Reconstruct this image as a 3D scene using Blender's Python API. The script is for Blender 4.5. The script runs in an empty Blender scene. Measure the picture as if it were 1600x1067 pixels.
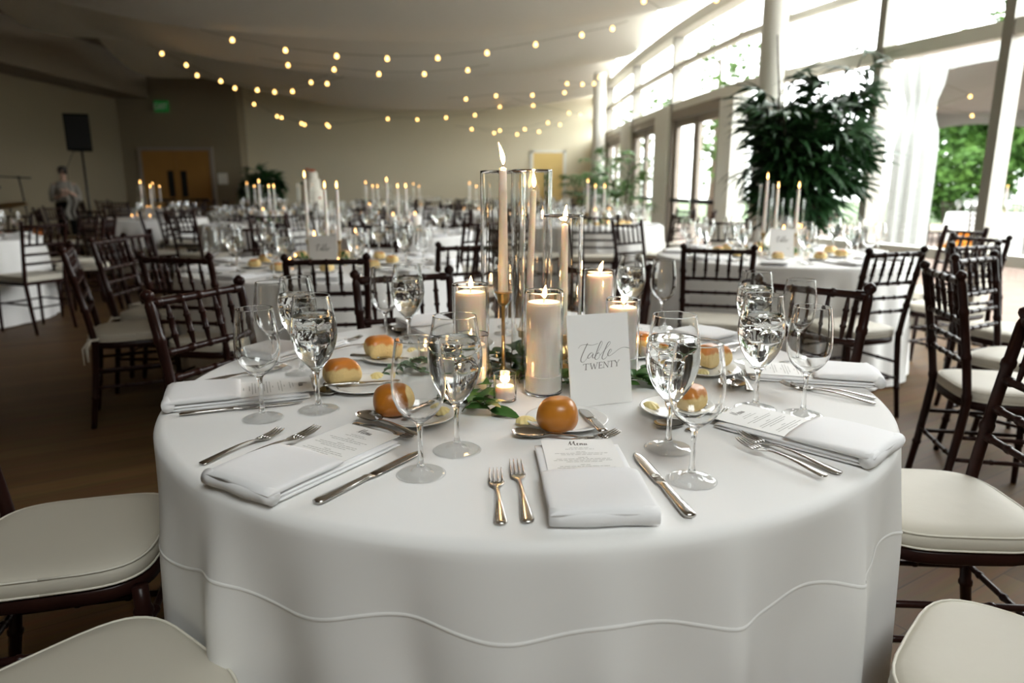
import bpy, math, random
from math import sin, cos, pi, radians, sqrt, atan2, hypot
from mathutils import Vector, Matrix
random.seed(7)
C = bpy.context.scene.collection
sc = bpy.context.scene

# ------------------------------------------------------------------ camera
F = 1080.0; PIT = math.atan((533.5 - 292) / F)
CAM = Vector((-0.029, -1.648, 1.2103)); TZ = 0.75
cd = bpy.data.cameras.new('camera'); cam = bpy.data.objects.new('camera', cd); C.objects.link(cam)
cd.sensor_width = 36; cd.lens = 36 * F / 1600; cd.clip_start = 0.02; cd.clip_end = 300
cam.location = CAM; cam.rotation_euler = (pi / 2 - PIT, 0, 0)
cd.dof.use_dof = True; cd.dof.focus_distance = 1.30; cd.dof.aperture_fstop = 2.9
sc.camera = cam

def on(px, py, z=TZ):
    """point of the plane z seen at a spot of the photo"""
    u = (533.5 - py) / F; x = (px - 800) / F
    dy = cos(PIT) + u * sin(PIT); dz = -sin(PIT) + u * cos(PIT)
    t = (z - CAM.z) / dz
    return Vector((CAM.x + x * t, CAM.y + dy * t, z))
def deep(px, py, Y):
    """point at depth Y seen at a spot of the photo"""
    u = (533.5 - py) / F; x = (px - 800) / F
    dy = cos(PIT) + u * sin(PIT); dz = -sin(PIT) + u * cos(PIT)
    t = (Y - CAM.y) / dy
    return Vector((CAM.x + x * t, Y, CAM.z + dz * t))

# ------------------------------------------------------------------ materials
M = {}
def nodes(m):
    m.use_nodes = True; nt = m.node_tree
    return nt, nt.nodes['Principled BSDF']
def mat(name, col, rough=0.5, metal=0.0, noise=None, bump=None, **kw):
    m = bpy.data.materials.new(name); nt, b = nodes(m)
    b.inputs['Base Color'].default_value = (*col, 1); b.inputs['Roughness'].default_value = rough
    b.inputs['Metallic'].default_value = metal
    for k, v in kw.items(): b.inputs[k.replace('_', ' ')].default_value = v
    N = nt.nodes; L = nt.links
    if noise or bump:
        tc = N.new('ShaderNodeTexCoord')
    if noise:                        # (scale, amount, second colour)
        n = N.new('ShaderNodeTexNoise'); n.inputs['Scale'].default_value = noise[0]; n.inputs['Detail'].default_value = 4
        r = N.new('ShaderNodeMapRange'); r.inputs[1].default_value = 0.35; r.inputs[2].default_value = 0.65; r.inputs[4].default_value = noise[1]
        x = N.new('ShaderNodeMix'); x.data_type = 'RGBA'; x.inputs[6].default_value = (*col, 1); x.inputs[7].default_value = (*noise[2], 1)
        L.new(tc.outputs['Object'], n.inputs['Vector']); L.new(n.outputs['Fac'], r.inputs[0]); L.new(r.outputs[0], x.inputs[0]); L.new(x.outputs[2], b.inputs['Base Color'])
    if bump:                         # (scale, strength, distance)
        n = N.new('ShaderNodeTexNoise'); n.inputs['Scale'].default_value = bump[0]; n.inputs['Detail'].default_value = 3
        u = N.new('ShaderNodeBump'); u.inputs['Strength'].default_value = bump[1]; u.inputs['Distance'].default_value = bump[2]
        L.new(tc.outputs['Object'], n.inputs['Vector']); L.new(n.outputs['Fac'], u.inputs['Height']); L.new(u.outputs['Normal'], b.inputs['Normal'])
    M[name] = m; return m
def emit(name, col, s):
    m = bpy.data.materials.new(name); nt, b = nodes(m)
    b.inputs['Base Color'].default_value = (*col, 1); b.inputs['Emission Color'].default_value = (*col, 1); b.inputs['Emission Strength'].default_value = s
    try: m.cycles.emission_sampling = 'NONE'
    except Exception: pass
    M[name] = m; return m
def glass(name, col=(1, 1, 1), rough=0.0, ior=1.45, bump=None):
    m = bpy.data.materials.new(name); nt, b = nodes(m)
    b.inputs['Base Color'].default_value = (*col, 1); b.inputs['Roughness'].default_value = rough
    b.inputs['Transmission Weight'].default_value = 1; b.inputs['IOR'].default_value = ior
    if bump:
        tc = nt.nodes.new('ShaderNodeTexCoord'); n = nt.nodes.new('ShaderNodeTexNoise'); n.inputs['Scale'].default_value = bump[0]
        u = nt.nodes.new('ShaderNodeBump'); u.inputs['Strength'].default_value = bump[1]; u.inputs['Distance'].default_value = 0.003
        nt.links.new(tc.outputs['Object'], n.inputs['Vector']); nt.links.new(n.outputs['Fac'], u.inputs['Height']); nt.links.new(u.outputs['Normal'], b.inputs['Normal'])
    M[name] = m; return m
def thin(name, tint=(1, 1, 1), base=0.04, edge=0.5, rough=0.02):
    """thin clear pane: lets light straight through and mirrors a little, more at grazing angles"""
    m = bpy.data.materials.new(name); m.use_nodes = True; nt = m.node_tree; nt.nodes.clear(); N = nt.nodes; L = nt.links
    o = N.new('ShaderNodeOutputMaterial'); mx = N.new('ShaderNodeMixShader'); t = N.new('ShaderNodeBsdfTransparent'); g = N.new('ShaderNodeBsdfGlossy')
    t.inputs[0].default_value = (*tint, 1); g.inputs['Roughness'].default_value = rough
    lw = N.new('ShaderNodeLayerWeight'); lw.inputs[0].default_value = 0.5
    p = N.new('ShaderNodeMath'); p.operation = 'POWER'; p.inputs[1].default_value = 3.0
    r = N.new('ShaderNodeMapRange'); r.inputs[3].default_value = base; r.inputs[4].default_value = edge
    L.new(lw.outputs['Facing'], p.inputs[0]); L.new(p.outputs[0], r.inputs[0]); L.new(r.outputs[0], mx.inputs[0])
    L.new(t.outputs[0], mx.inputs[1]); L.new(g.outputs[0], mx.inputs[2]); L.new(mx.outputs[0], o.inputs[0])
    M[name] = m; return m

mat('linen', (0.83, 0.825, 0.81), 0.75, bump=(900, 0.08, 0.0004), noise=(2.5, 0.25, (0.78, 0.775, 0.755)))
mat('hem', (0.88, 0.88, 0.865), 0.7)
mat('napkin', (0.86, 0.86, 0.87), 0.7, bump=(45, 0.12, 0.002))
mat('paper', (0.90, 0.895, 0.875), 0.55)
mat('ink', (0.13, 0.12, 0.11), 0.6)
mat('pale_ink', (0.42, 0.41, 0.39), 0.7)
mat('mahogany', (0.016, 0.006, 0.005), 0.28, noise=(14, 0.6, (0.030, 0.010, 0.007)), Specular_IOR_Level=0.16)
mat('cushion', (0.53, 0.495, 0.415), 0.6, noise=(5, 0.3, (0.49, 0.46, 0.385)), bump=(16, 0.25, 0.004))
mat('piping', (0.66, 0.63, 0.54), 0.6)
mat('steel', (0.55, 0.53, 0.50), 0.16, 1.0, bump=(60, 0.03, 0.001))
mat('brass', (0.50, 0.33, 0.12), 0.30, 1.0, noise=(60, 0.6, (0.36, 0.23, 0.09)))
mat('china', (0.86, 0.865, 0.85), 0.12)
mat('butter', (0.85, 0.72, 0.32), 0.4)
mat('wax', (0.88, 0.845, 0.80), 0.45, Subsurface_Weight=0.25, Subsurface_Scale=0.02)
M['wax'].node_tree.nodes['Principled BSDF'].inputs['Subsurface Radius'].default_value = (1.0, 0.5, 0.3)
mat('wick', (0.03, 0.02, 0.02), 0.9)
mat('leaf', (0.035, 0.105, 0.02), 0.5, noise=(30, 0.7, (0.07, 0.16, 0.035)), Specular_IOR_Level=0.2)
mat('grey_leaf', (0.08, 0.15, 0.08), 0.6, noise=(30, 0.7, (0.13, 0.20, 0.11)), Specular_IOR_Level=0.15)
mat('palm_leaf', (0.016, 0.050, 0.018), 0.42, noise=(4, 0.7, (0.03, 0.085, 0.025)), Specular_IOR_Level=0.2)
mat('pale_palm_leaf', (0.07, 0.17, 0.045), 0.45, noise=(4, 0.6, (0.11, 0.22, 0.06)))
mat('stem', (0.10, 0.10, 0.04), 0.6)
mat('bark', (0.06, 0.04, 0.025), 0.8)
mat('pot', (0.05, 0.04, 0.035), 0.5)
mat('tree_leaf', (0.022, 0.055, 0.010), 0.7, noise=(1.2, 0.8, (0.055, 0.11, 0.02)), Specular_IOR_Level=0.1)
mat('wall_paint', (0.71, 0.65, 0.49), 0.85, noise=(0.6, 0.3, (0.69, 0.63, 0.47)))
mat('shaded_wall_paint', (0.27, 0.225, 0.15), 0.85, noise=(0.6, 0.3, (0.25, 0.21, 0.14)))  # wall paint darkened so the dim side's shade is in the colour
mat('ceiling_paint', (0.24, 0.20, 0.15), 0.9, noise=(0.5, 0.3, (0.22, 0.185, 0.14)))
mat('drape', (0.64, 0.61, 0.54), 0.85, bump=(3, 0.3, 0.02))
mat('trim_paint', (0.80, 0.79, 0.72), 0.45, noise=(2, 0.2, (0.77, 0.76, 0.69)))
mat('window_frame', (0.33, 0.31, 0.27), 0.4, 0.2)
mat('door_frame', (0.30, 0.255, 0.21), 0.45)
mat('dark_metal', (0.02, 0.02, 0.02), 0.4, 0.5)
mat('black_cloth', (0.005, 0.005, 0.005), 0.9, Specular_IOR_Level=0.1)
mat('wood_door', (0.36, 0.18, 0.045), 0.5, noise=(3, 0.5, (0.30, 0.145, 0.035)))
mat('pale_door', (0.80, 0.58, 0.22), 0.5, noise=(3, 0.4, (0.74, 0.52, 0.18)))
mat('icing', (0.80, 0.76, 0.66), 0.6)
mat('orange_petal', (0.65, 0.12, 0.02), 0.6)
mat('yellow_petal', (0.80, 0.46, 0.02), 0.6, noise=(12, 0.6, (0.80, 0.28, 0.02)))
mat('red_plastic', (0.30, 0.015, 0.012), 0.5)
mat('skin', (0.42, 0.26, 0.19), 0.55)
mat('hair', (0.02, 0.014, 0.01), 0.6)
mat('shirt', (0.24, 0.22, 0.19), 0.8)
mat('drum_shell', (0.45, 0.14, 0.03), 0.3)
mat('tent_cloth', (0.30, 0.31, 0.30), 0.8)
mat('paving', (0.13, 0.085, 0.065), 0.95, noise=(6, 0.7, (0.17, 0.125, 0.10)))
mat('lawn', (0.035, 0.065, 0.015), 0.95, noise=(3, 0.7, (0.05, 0.09, 0.025)))
emit('flame', (1.0, 0.60, 0.24), 16)
emit('bulb_glow', (1.0, 0.56, 0.17), 2.6); emit('far_flame', (1.0, 0.50, 0.15), 5)
emit('sign_green', (0.01, 0.25, 0.04), 0.05)
glass('crystal', (0.985, 0.99, 0.985)); glass('water', (0.985, 0.995, 0.99), 0.0, 1.33); glass('ice', (1, 1, 1), 0.02, 1.05, (70, 0.35))
thin('thin_crystal', (0.985, 0.985, 0.98), 0.05, 0.75); thin('window_glass', (0.965, 0.985, 0.975), 0.05, 0.45, 0.0)
thin('vase_glass', (0.985, 0.985, 0.98), 0.04, 0.8)

def ramp_mat(name, crust, crumb, expr):
    """bread: brown crust, pale where it was torn from its neighbours; expr = (x, y, z weights, offset) in object space"""
    m = bpy.data.materials.new(name); nt, b = nodes(m); N = nt.nodes; L = nt.links
    tc = N.new('ShaderNodeTexCoord'); v = N.new('ShaderNodeVectorMath'); v.operation = 'DOT_PRODUCT'; v.inputs[1].default_value = expr[:3]
    n = N.new('ShaderNodeTexNoise'); n.inputs['Scale'].default_value = 28
    a = N.new('ShaderNodeMath'); a.operation = 'MULTIPLY_ADD'; a.inputs[1].default_value = 0.55; 
    r = N.new('ShaderNodeMapRange'); r.inputs[1].default_value = expr[3]; r.inputs[2].default_value = expr[3] + 0.08
    x = N.new('ShaderNodeMix'); x.data_type = 'RGBA'; x.inputs[6].default_value = (*crumb, 1)
    cr = N.new('ShaderNodeMix'); cr.data_type = 'RGBA'; cr.inputs[6].default_value = (crust[0] * 1.35, crust[1] * 1.5, crust[2] * 1.7, 1); cr.inputs[7].default_value = (*crust, 1)
    n2 = N.new('ShaderNodeTexNoise'); n2.inputs['Scale'].default_value = 14
    bu = N.new('ShaderNodeBump'); bu.inputs['Distance'].default_value = 0.002; n3 = N.new('ShaderNodeTexNoise'); n3.inputs['Scale'].default_value = 160
    inv = N.new('ShaderNodeMath'); inv.operation = 'SUBTRACT'; inv.inputs[0].default_value = 1.0
    L.new(tc.outputs['Object'], v.inputs[0]); L.new(tc.outputs['Object'], n.inputs['Vector']); L.new(tc.outputs['Object'], n2.inputs['Vector']); L.new(tc.outputs['Object'], n3.inputs['Vector'])
    L.new(n.outputs['Fac'], a.inputs[0]); L.new(v.outputs['Value'], a.inputs[2]); L.new(a.outputs[0], r.inputs[0])
    L.new(r.outputs[0], x.inputs[0]); L.new(n2.outputs['Fac'], cr.inputs[0]); L.new(cr.outputs[2], x.inputs[7]); L.new(x.outputs[2], b.inputs['Base Color'])
    L.new(r.outputs[0], inv.inputs[1]); L.new(inv.outputs[0], bu.inputs['Strength']); L.new(n3.outputs['Fac'], bu.inputs['Height']); L.new(bu.outputs['Normal'], b.inputs['Normal'])
    rr = N.new('ShaderNodeMapRange'); rr.inputs[3].default_value = 0.8; rr.inputs[4].default_value = 0.3; L.new(r.outputs[0], rr.inputs[0]); L.new(rr.outputs[0], b.inputs['Roughness'])
    M[name] = m
ramp_mat('torn_roll', (0.52, 0.17, 0.025), (0.78, 0.58, 0.26), (0, 0, 14, 0.80))
ramp_mat('side_torn_roll', (0.36, 0.115, 0.010), (0.80, 0.62, 0.30), (-22, 0, 0, -0.28))
ramp_mat('whole_roll', (0.40, 0.135, 0.012), (0.78, 0.60, 0.28), (0, 0, 10, -0.6))

def wood_floor():
    m = bpy.data.materials.new('floorboards'); nt, b = nodes(m); N = nt.nodes; L = nt.links
    tc = N.new('ShaderNodeTexCoord'); mp = N.new('ShaderNodeMapping'); mp.inputs['Rotation'].default_value = (0, 0, radians(-32))
    br = N.new('ShaderNodeTexBrick'); br.offset = 0.37; br.inputs['Scale'].default_value = 1.0
    br.inputs['Brick Width'].default_value = 1.5; br.inputs['Row Height'].default_value = 0.13; br.inputs['Mortar Size'].default_value = 0.0018
    br.inputs['Color1'].default_value = (0.12, 0.066, 0.028, 1); br.inputs['Color2'].default_value = (0.165, 0.093, 0.039, 1); br.inputs['Mortar'].default_value = (0.06, 0.035, 0.02, 1)
    n = N.new('ShaderNodeTexNoise'); n.inputs['Scale'].default_value = 3; mp2 = N.new('ShaderNodeMapping'); mp2.inputs['Scale'].default_value = (1, 14, 1)
    x = N.new('ShaderNodeMix'); x.data_type = 'RGBA'; x.blend_type = 'MULTIPLY'; x.inputs[0].default_value = 0.5
    L.new(tc.outputs['Object'], mp.inputs[0]); L.new(mp.outputs[0], br.inputs['Vector']); L.new(mp.outputs[0], mp2.inputs[0]); L.new(mp2.outputs[0], n.inputs['Vector'])
    L.new(br.outputs['Color'], x.inputs[6]); L.new(n.outputs['Color'], x.inputs[7]); L.new(x.outputs[2], b.inputs['Base Color'])
    b.inputs['Roughness'].default_value = 0.5; b.inputs['Specular IOR Level'].default_value = 0.12; M['floorboards'] = m
wood_floor()

# ------------------------------------------------------------------ mesh helpers
class MB:
    def __init__(s): s.v = []; s.f = []; s.sm = []
    def add(s, vs, fs, smooth=True, mtx=None):
        o = len(s.v)
        s.v += [tuple(mtx @ Vector(v)) if mtx else tuple(v) for v in vs]
        s.f += [tuple(i + o for i in f) for f in fs]; s.sm += [smooth] * len(fs); return s
    def box(s, x0, x1, y0, y1, z0, z1, mtx=None):
        return s.add([(x, y, z) for z in (z0, z1) for y in (y0, y1) for x in (x0, x1)], [(0, 2, 3, 1), (4, 5, 7, 6), (0, 1, 5, 4), (2, 6, 7, 3), (0, 4, 6, 2), (1, 3, 7, 5)], False, mtx)
    def lathe(s, prof, n=24, mtx=None, closed=False, cap=True):
        q = [prof[0]]                    # hold the shading at sharp corners with close rings
        def turn(i):
            if i <= 0 or i >= len(prof) - 1: return 1.0
            a, b_, c = Vector(prof[i - 1]), Vector(prof[i]), Vector(prof[i + 1]); u, v = b_ - a, c - b_
            return 0 if u.length < 1e-7 or v.length < 1e-7 else u.angle(v)
        for i in range(1, len(prof)):
            a, c = Vector(prof[i - 1]), Vector(prof[i]); L = (c - a).length; e = min(.0012 + L * .01, L * .2)
            if L > .004 and turn(i - 1) > .3: q.append(tuple(a.lerp(c, e / L)))
            if L > .004 and turn(i) > .3: q.append(tuple(a.lerp(c, 1 - e / L)))
            q.append(prof[i])
        prof = q
        vs = [(r * cos(2 * pi * k / n), r * sin(2 * pi * k / n), z) for r, z in prof for k in range(n)]; m = len(prof); fs = []
        for i in range(m if closed else m - 1):
            j = (i + 1) % m
            for k in range(n):
                l = (k + 1) % n; fs.append((i * n + k, i * n + l, j * n + l, j * n + k))
        if cap and not closed:
            if prof[0][0] > 1e-5: fs.append(tuple(range(n))[::-1])
            if prof[-1][0] > 1e-5: fs.append(tuple(range((m - 1) * n, m * n)))
        return s.add(vs, fs, True, mtx)
    def tube(s, pts, rad, n=8, mtx=None, flat=1.0):
        pts = [Vector(p) for p in pts]; m = len(pts)
        if not hasattr(rad, '__len__'): rad = [rad] * m
        vs = []; prev = None
        for i, p in enumerate(pts):
            d = (pts[min(i + 1, m - 1)] - pts[max(i - 1, 0)]).normalized()
            if prev is None: a = d.orthogonal().normalized() if abs(d.z) > 0.99 else d.cross(Vector((0, 0, 1))).normalized()
            else: a = (prev - d * prev.dot(d)).normalized()
            prev = a; b = d.cross(a)
            vs += [p + (a * cos(2 * pi * k / n) + b * sin(2 * pi * k / n) * flat) * rad[i] for k in range(n)]
        fs = [(i * n + k, i * n + (k + 1) % n, (i + 1) * n + (k + 1) % n, (i + 1) * n + k) for i in range(m - 1) for k in range(n)]
        fs += [tuple(range(n))[::-1], tuple(range((m - 1) * n, m * n))]
        return s.add(vs, fs, True, mtx)
    def loft(s, rings, mtx=None, smooth=True, cap=True):
        n = len(rings[0]); m = len(rings); vs = [p for r in rings for p in r]
        fs = [(i * n + k, i * n + (k + 1) % n, (i + 1) * n + (k + 1) % n, (i + 1) * n + k) for i in range(m - 1) for k in range(n)]
        if cap: fs += [tuple(range(n))[::-1], tuple(range((m - 1) * n, m * n))]
        return s.add(vs, fs, smooth, mtx)
    def grid(s, fn, nu, nv, mtx=None, wrap=False):
        vs = [fn(i / nu, j / nv) for j in range(nv + 1) for i in range(nu + (0 if wrap else 1))]; w = nu if wrap else nu + 1
        fs = [(j * w + i, j * w + (i + 1) % w, (j + 1) * w + (i + 1) % w, (j + 1) * w + i) for j in range(nv) for i in range(nu)]
        return s.add(vs, fs, True, mtx)
    def mesh(s, name, m):
        me = bpy.data.meshes.new(name); me.from_pydata([tuple(v) for v in s.v], [], s.f); me.materials.append(M[m] if isinstance(m, str) else m)
        me.polygons.foreach_set('use_smooth', s.sm); me.update(); return me
    def build(s, name, m, parent=None):
        o = bpy.data.objects.new(name, s.mesh(name, m)); C.objects.link(o); o.parent = parent; return o
def tag(o, label=None, cat=None, group=None, kind=None):
    if label: o['label'] = label
    if cat: o['category'] = cat
    if group: o['group'] = group
    if kind: o['kind'] = kind
    return o
def thing(name, label, cat, loc=(0, 0, 0), rz=0, group=None):
    o = bpy.data.objects.new(name, None); C.objects.link(o); o.location = loc; o.rotation_euler = (0, 0, rz); o.empty_display_size = 0.1
    return tag(o, label, cat, group)
def dup(root, loc=None, rz=None, label=None, group=None, cat=None):
    r = root.copy(); C.objects.link(r)
    if loc is not None: r.location = loc
    if rz is not None: r.rotation_euler = (0, 0, rz)
    if label: r['label'] = label
    if cat: r['category'] = cat
    if group: r['group'] = group
    elif 'group' in r.keys() and label: del r['group']
    for ch in list(root.children):
        c = ch.copy(); C.objects.link(c); c.parent = r
        for g in list(ch.children):
            d = g.copy(); C.objects.link(d); d.parent = c
    return r
class Proto:
    """first use places the built thing itself, later uses copy it"""
    def __init__(s, o): s.o = o; s.used = False
    def put(s, loc, rz, label, group=None, cat=None):
        if not s.used:
            s.used = True; o = s.o; o.location = loc; o.rotation_euler = (0, 0, rz); return tag(o, label, cat, group)
        return dup(s.o, loc, rz, label, group, cat)
def struct(o): o['kind'] = 'structure'; return o
# ------------------------------------------------------------------ the room
XL, YB, YN, YD = -10.2, 17.5, -6.0, 17.0
WP = [(-6.0, 5.95), (-3.5, 5.65), (-1.0, 5.15), (1.6, 4.55), (4.0, 3.80), (5.12, 3.40), (6.5, 2.93), (7.15, 2.76), (7.55, 2.71), (8.5, 2.58), (9.45, 2.48), (10.2, 2.42), (11.1, 2.36), (12.0, 2.31), (12.9, 2.27), (15.0, 2.22), (17.5, 2.20)]
def wx(y):
    for (a, b), (c, d) in zip(WP, WP[1:]):
        if a <= y <= c: return b + (d - b) * (y - a) / (c - a)
    return WP[-1][1] if y > 0 else WP[0][1]
b = MB(); n = len(WP)
vs = [(XL, YN, 0), (XL, YB, 0)] + [(x + .1, y, 0) for y, x in reversed(WP)]
b.add(vs + [(x, y, -0.12) for x, y, z in vs], [tuple(range(len(vs)))[::-1], tuple(range(len(vs), 2 * len(vs)))], False)
struct(b.build('floor', 'floorboards'))
def wall(name, pts, z1=4.3, th=0.2, m='wall_paint'):
    b = MB(); mtx = Matrix(); (x0, y0), (x1, y1) = pts
    a = atan2(y1 - y0, x1 - x0); L = hypot(x1 - x0, y1 - y0)
    b.box(0, L, 0, th, 0, z1, Matrix.Translation((x0, y0, 0)) @ Matrix.Rotation(a, 4, 'Z')); return struct(b.build(name, m))
wall('wall_left', [(XL, YN), (XL, YD)], m='shaded_wall_paint')
wall('wall_near', [(6.6, YN), (XL - .2, YN)], m='shaded_wall_paint')
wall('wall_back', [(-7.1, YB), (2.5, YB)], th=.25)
o = wall('wall_doors', [(XL - .2, YD), (-7.1, YD)], th=.75, m='shaded_wall_paint')
SK = (.0, 2.2, -4.5, -2.3)      # added skylight, unseen behind the camera, to brighten the tabletop
vs = [(XL, SK[3], 4.3), (XL, YB, 4.3)] + [(x + .05, y, 4.3) for y, x in reversed(WP) if y > SK[3]] + [(wx(SK[3]) + .05, SK[3], 4.3)]
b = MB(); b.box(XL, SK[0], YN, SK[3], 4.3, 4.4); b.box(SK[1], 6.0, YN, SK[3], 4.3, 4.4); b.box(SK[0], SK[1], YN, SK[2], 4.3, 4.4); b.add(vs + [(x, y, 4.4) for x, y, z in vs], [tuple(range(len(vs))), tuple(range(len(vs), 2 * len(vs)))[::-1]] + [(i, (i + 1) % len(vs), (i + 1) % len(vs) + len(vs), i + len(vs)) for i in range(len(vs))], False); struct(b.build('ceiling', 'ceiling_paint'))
b = MB()
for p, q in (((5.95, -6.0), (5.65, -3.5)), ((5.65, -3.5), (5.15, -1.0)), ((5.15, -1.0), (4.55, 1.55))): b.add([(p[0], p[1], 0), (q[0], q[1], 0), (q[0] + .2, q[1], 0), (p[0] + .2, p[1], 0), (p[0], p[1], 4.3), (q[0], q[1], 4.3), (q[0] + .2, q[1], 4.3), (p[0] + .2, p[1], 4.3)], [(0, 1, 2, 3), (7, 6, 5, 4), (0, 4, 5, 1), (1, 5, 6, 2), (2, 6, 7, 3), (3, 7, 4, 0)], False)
struct(b.build('wall_right', 'shaded_wall_paint'))  # unseen stretch shaped as solid wall, not glazing, to cut side light
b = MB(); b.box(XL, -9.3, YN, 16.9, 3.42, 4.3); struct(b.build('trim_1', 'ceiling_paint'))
for i, (x0, x1, y) in enumerate([(XL, -9.72, YD), (-7.86, -7.1, YD), (-7.1, 2.2, YB)]):
    b = MB(); b.box(x0, x1, y - .02, y, 0, .12); struct(b.build('baseboard_back' if i == 2 else 'baseboard_doors', 'trim_paint'))
b = MB(); b.box(XL, XL + .02, YN, YD, 0, .12); struct(b.build('baseboard_left', 'trim_paint'))

o = MB(); [o.box(x - .03, x + .03, SK[2], SK[3], 4.3, 4.42) for x in (SK[0] + .03, 1.25, SK[1] - .03)]; o = struct(o.build('window_16', 'trim_paint')); MB().box(SK[0], SK[1], SK[2], SK[3], 4.36, 4.37).build('pane', 'window_glass', o)  # frame and pane of the added overhead opening, out of view
# fabric ceiling: swags hung between cross lines, lowest at y = 8.2, 11.6, 15.2
LOW = [(-6.2, 3.3), (-2.6, 3.3), (1.0, 3.3), (4.6, 3.3), (8.2, 3.20), (11.6, 3.17), (15.3, 2.98)]
def drape_z(x, y):
    base = None
    hi = [-7.9] + [(LOW[i][0] * .42 + LOW[i + 1][0] * .58) for i in range(len(LOW) - 1)] + [17.5]
    for i, (yl, zl) in enumerate(LOW):
        if hi[i] <= y <= hi[i + 1]:
            h = hi[i + 1] - yl if y > yl else yl - hi[i]; t = (y - yl) / h
            up = 0.42 if y < yl else 0.30
            base = zl + up * abs(t) ** 1.7; break
    if base is None: base = 3.5
    e = (x + 1.9) / 4.1; return min(4.25, base + 0.42 * min(e * e, 1.6 + 0.15 * abs(e)) + 0.02 * sin(x * 1.3 + y * .6))
X0, X1 = -8.6, 0
b = MB()
def dr(u, v):
    y = -1.8 + (YB - .15 + 1.8) * v; xr = wx(y) - .1; x = X0 + (xr - X0) * u; return (x, y, drape_z(x, y))
b.grid(dr, 60, 240)
o = b.build('ceiling_drape', 'drape'); tag(o, 'pale fabric swagged in wide waves beneath the ceiling of the hall', 'ceiling drape')

# glazed curved wall: bays between mullions
MY = [-6.0, -3.5, -1.0, 1.6, 4.0, 5.12, 6.5, 7.15, 7.55, 9.45, 10.2, 12.0, 12.9, 15.0, 17.5]
ZH = [2.39, 2.97, 3.45]
def bar(b, p, q, z0, z1, w=.1, d=.12, off=0.0):
    a = atan2(q[1] - p[1], q[0] - p[0]); L = hypot(q[0] - p[0], q[1] - p[1])
    b.box(-.0, L, -d / 2 + off, d / 2 + off, z0, z1, Matrix.Translation((p[0], p[1], 0)) @ Matrix.Rotation(a, 4, 'Z'))
def post(b, y, z0, z1, w=.09, d=.13):
    x = wx(y); s = (wx(y + .2) - wx(y - .2)) / .4; a = atan2(1, s)
    b.box(-w / 2, w / 2, -d / 2, d / 2, z0, z1, Matrix.Translation((x, y, 0)) @ Matrix.Rotation(a, 4, 'Z'))
for i in range(3, len(MY) - 1):
    y0, y1 = MY[i], MY[i + 1]; ys = [y0] + [y for y, _ in WP if y0 < y < y1] + [y1]; pts = [(wx(y), y) for y in ys]
    pier = (y0 in (7.15, 9.45, 12.0, 15.0)); door = y0 in (7.55, 10.2, 12.9)
    fr = MB()
    for p, q in zip(pts, pts[1:]):
        bar(fr, p, q, 2.33, 2.45, d=.13)
        bar(fr, p, q, 2.94, 3.01, d=.09); bar(fr, p, q, 3.40, 3.55, d=.2)
        if not pier and not door:
            bar(fr, p, q, 0, .1, d=.12); bar(fr, p, q, .60, .69, d=.12)
    o = struct(fr.build('window_%d' % (i + 1), 'trim_paint'))
    if y0 not in (7.15, 7.55, 10.2, 12.9): mb = MB(); post(mb, y0, 0, 3.42, .085, .16); mb.build('mullion', 'window_frame', o)
    pane = MB()
    for p, q in zip(pts, pts[1:]):
        for z0, z1 in ((2.45, 2.94), (3.01, 3.40)) + (((.69, 2.33), (.1, .60)) if not (pier or door) else ()):
            bar(pane, p, q, z0, z1, d=.008)
    pane.build('pane', 'window_glass', o)
    if pier:
        pb = MB()
        for p, q in zip(pts, pts[1:]): bar(pb, p, q, 0, 2.33, d=.22)
        pb.build('pier', 'trim_paint', o)
for i, y0, y1 in ((1, 7.58, 9.42), (2, 10.25, 11.95), (3, 12.95, 14.95)):
    p, q = Vector((wx(y0), y0, 0)), Vector((wx(y1), y1, 0)); a = atan2(q.y - p.y, q.x - p.x); L = (q - p).length
    T = Matrix.Translation(p) @ Matrix.Rotation(a, 4, 'Z')
    f = MB(); f.box(-.03, .06, -.08, .08, 0, 2.33, T); f.box(L - .06, L + .03, -.08, .08, 0, 2.33, T); f.box(0, L, -.08, .08, 2.2, 2.33, T)
    d = struct(f.build('door_%d' % i, 'door_frame'))
    for k in (0, 1):
        x0, x1 = (.07, L / 2 - .01) if k == 0 else (L / 2 + .01, L - .07)
        g = MB(); g.box(x0, x0 + .09, -.03, .03, .02, 2.19, T); g.box(x1 - .09, x1, -.03, .03, .02, 2.19, T); g.box(x0, x1, -.03, .03, .02, .27, T); g.box(x0, x1, -.03, .03, 2.09, 2.19, T)
        lf = g.build('door_leaf', 'door_frame', d)
        h = MB(); h.box(x0 + .05, x1 - .05, .05, .09, .98, 1.04, T); h.build('push_bar', 'dark_metal', lf)
        h = MB(); h.box(x0 + .09, x1 - .09, -.004, .004, .27, 2.09, T); h.build('pane', 'window_glass', lf)
# columns
def column(x, y, r, lab):
    b = MB(); b.lathe([(r * 1.25, 0), (r * 1.25, .12), (r, .14), (r, 3.52)], 32); o = b.build('column', 'trim_paint'); o.location = (x, y, 0); struct(o)
column(2.62, 5.85, .125, ''); column(1.80, 13.6, .13, '')

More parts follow.
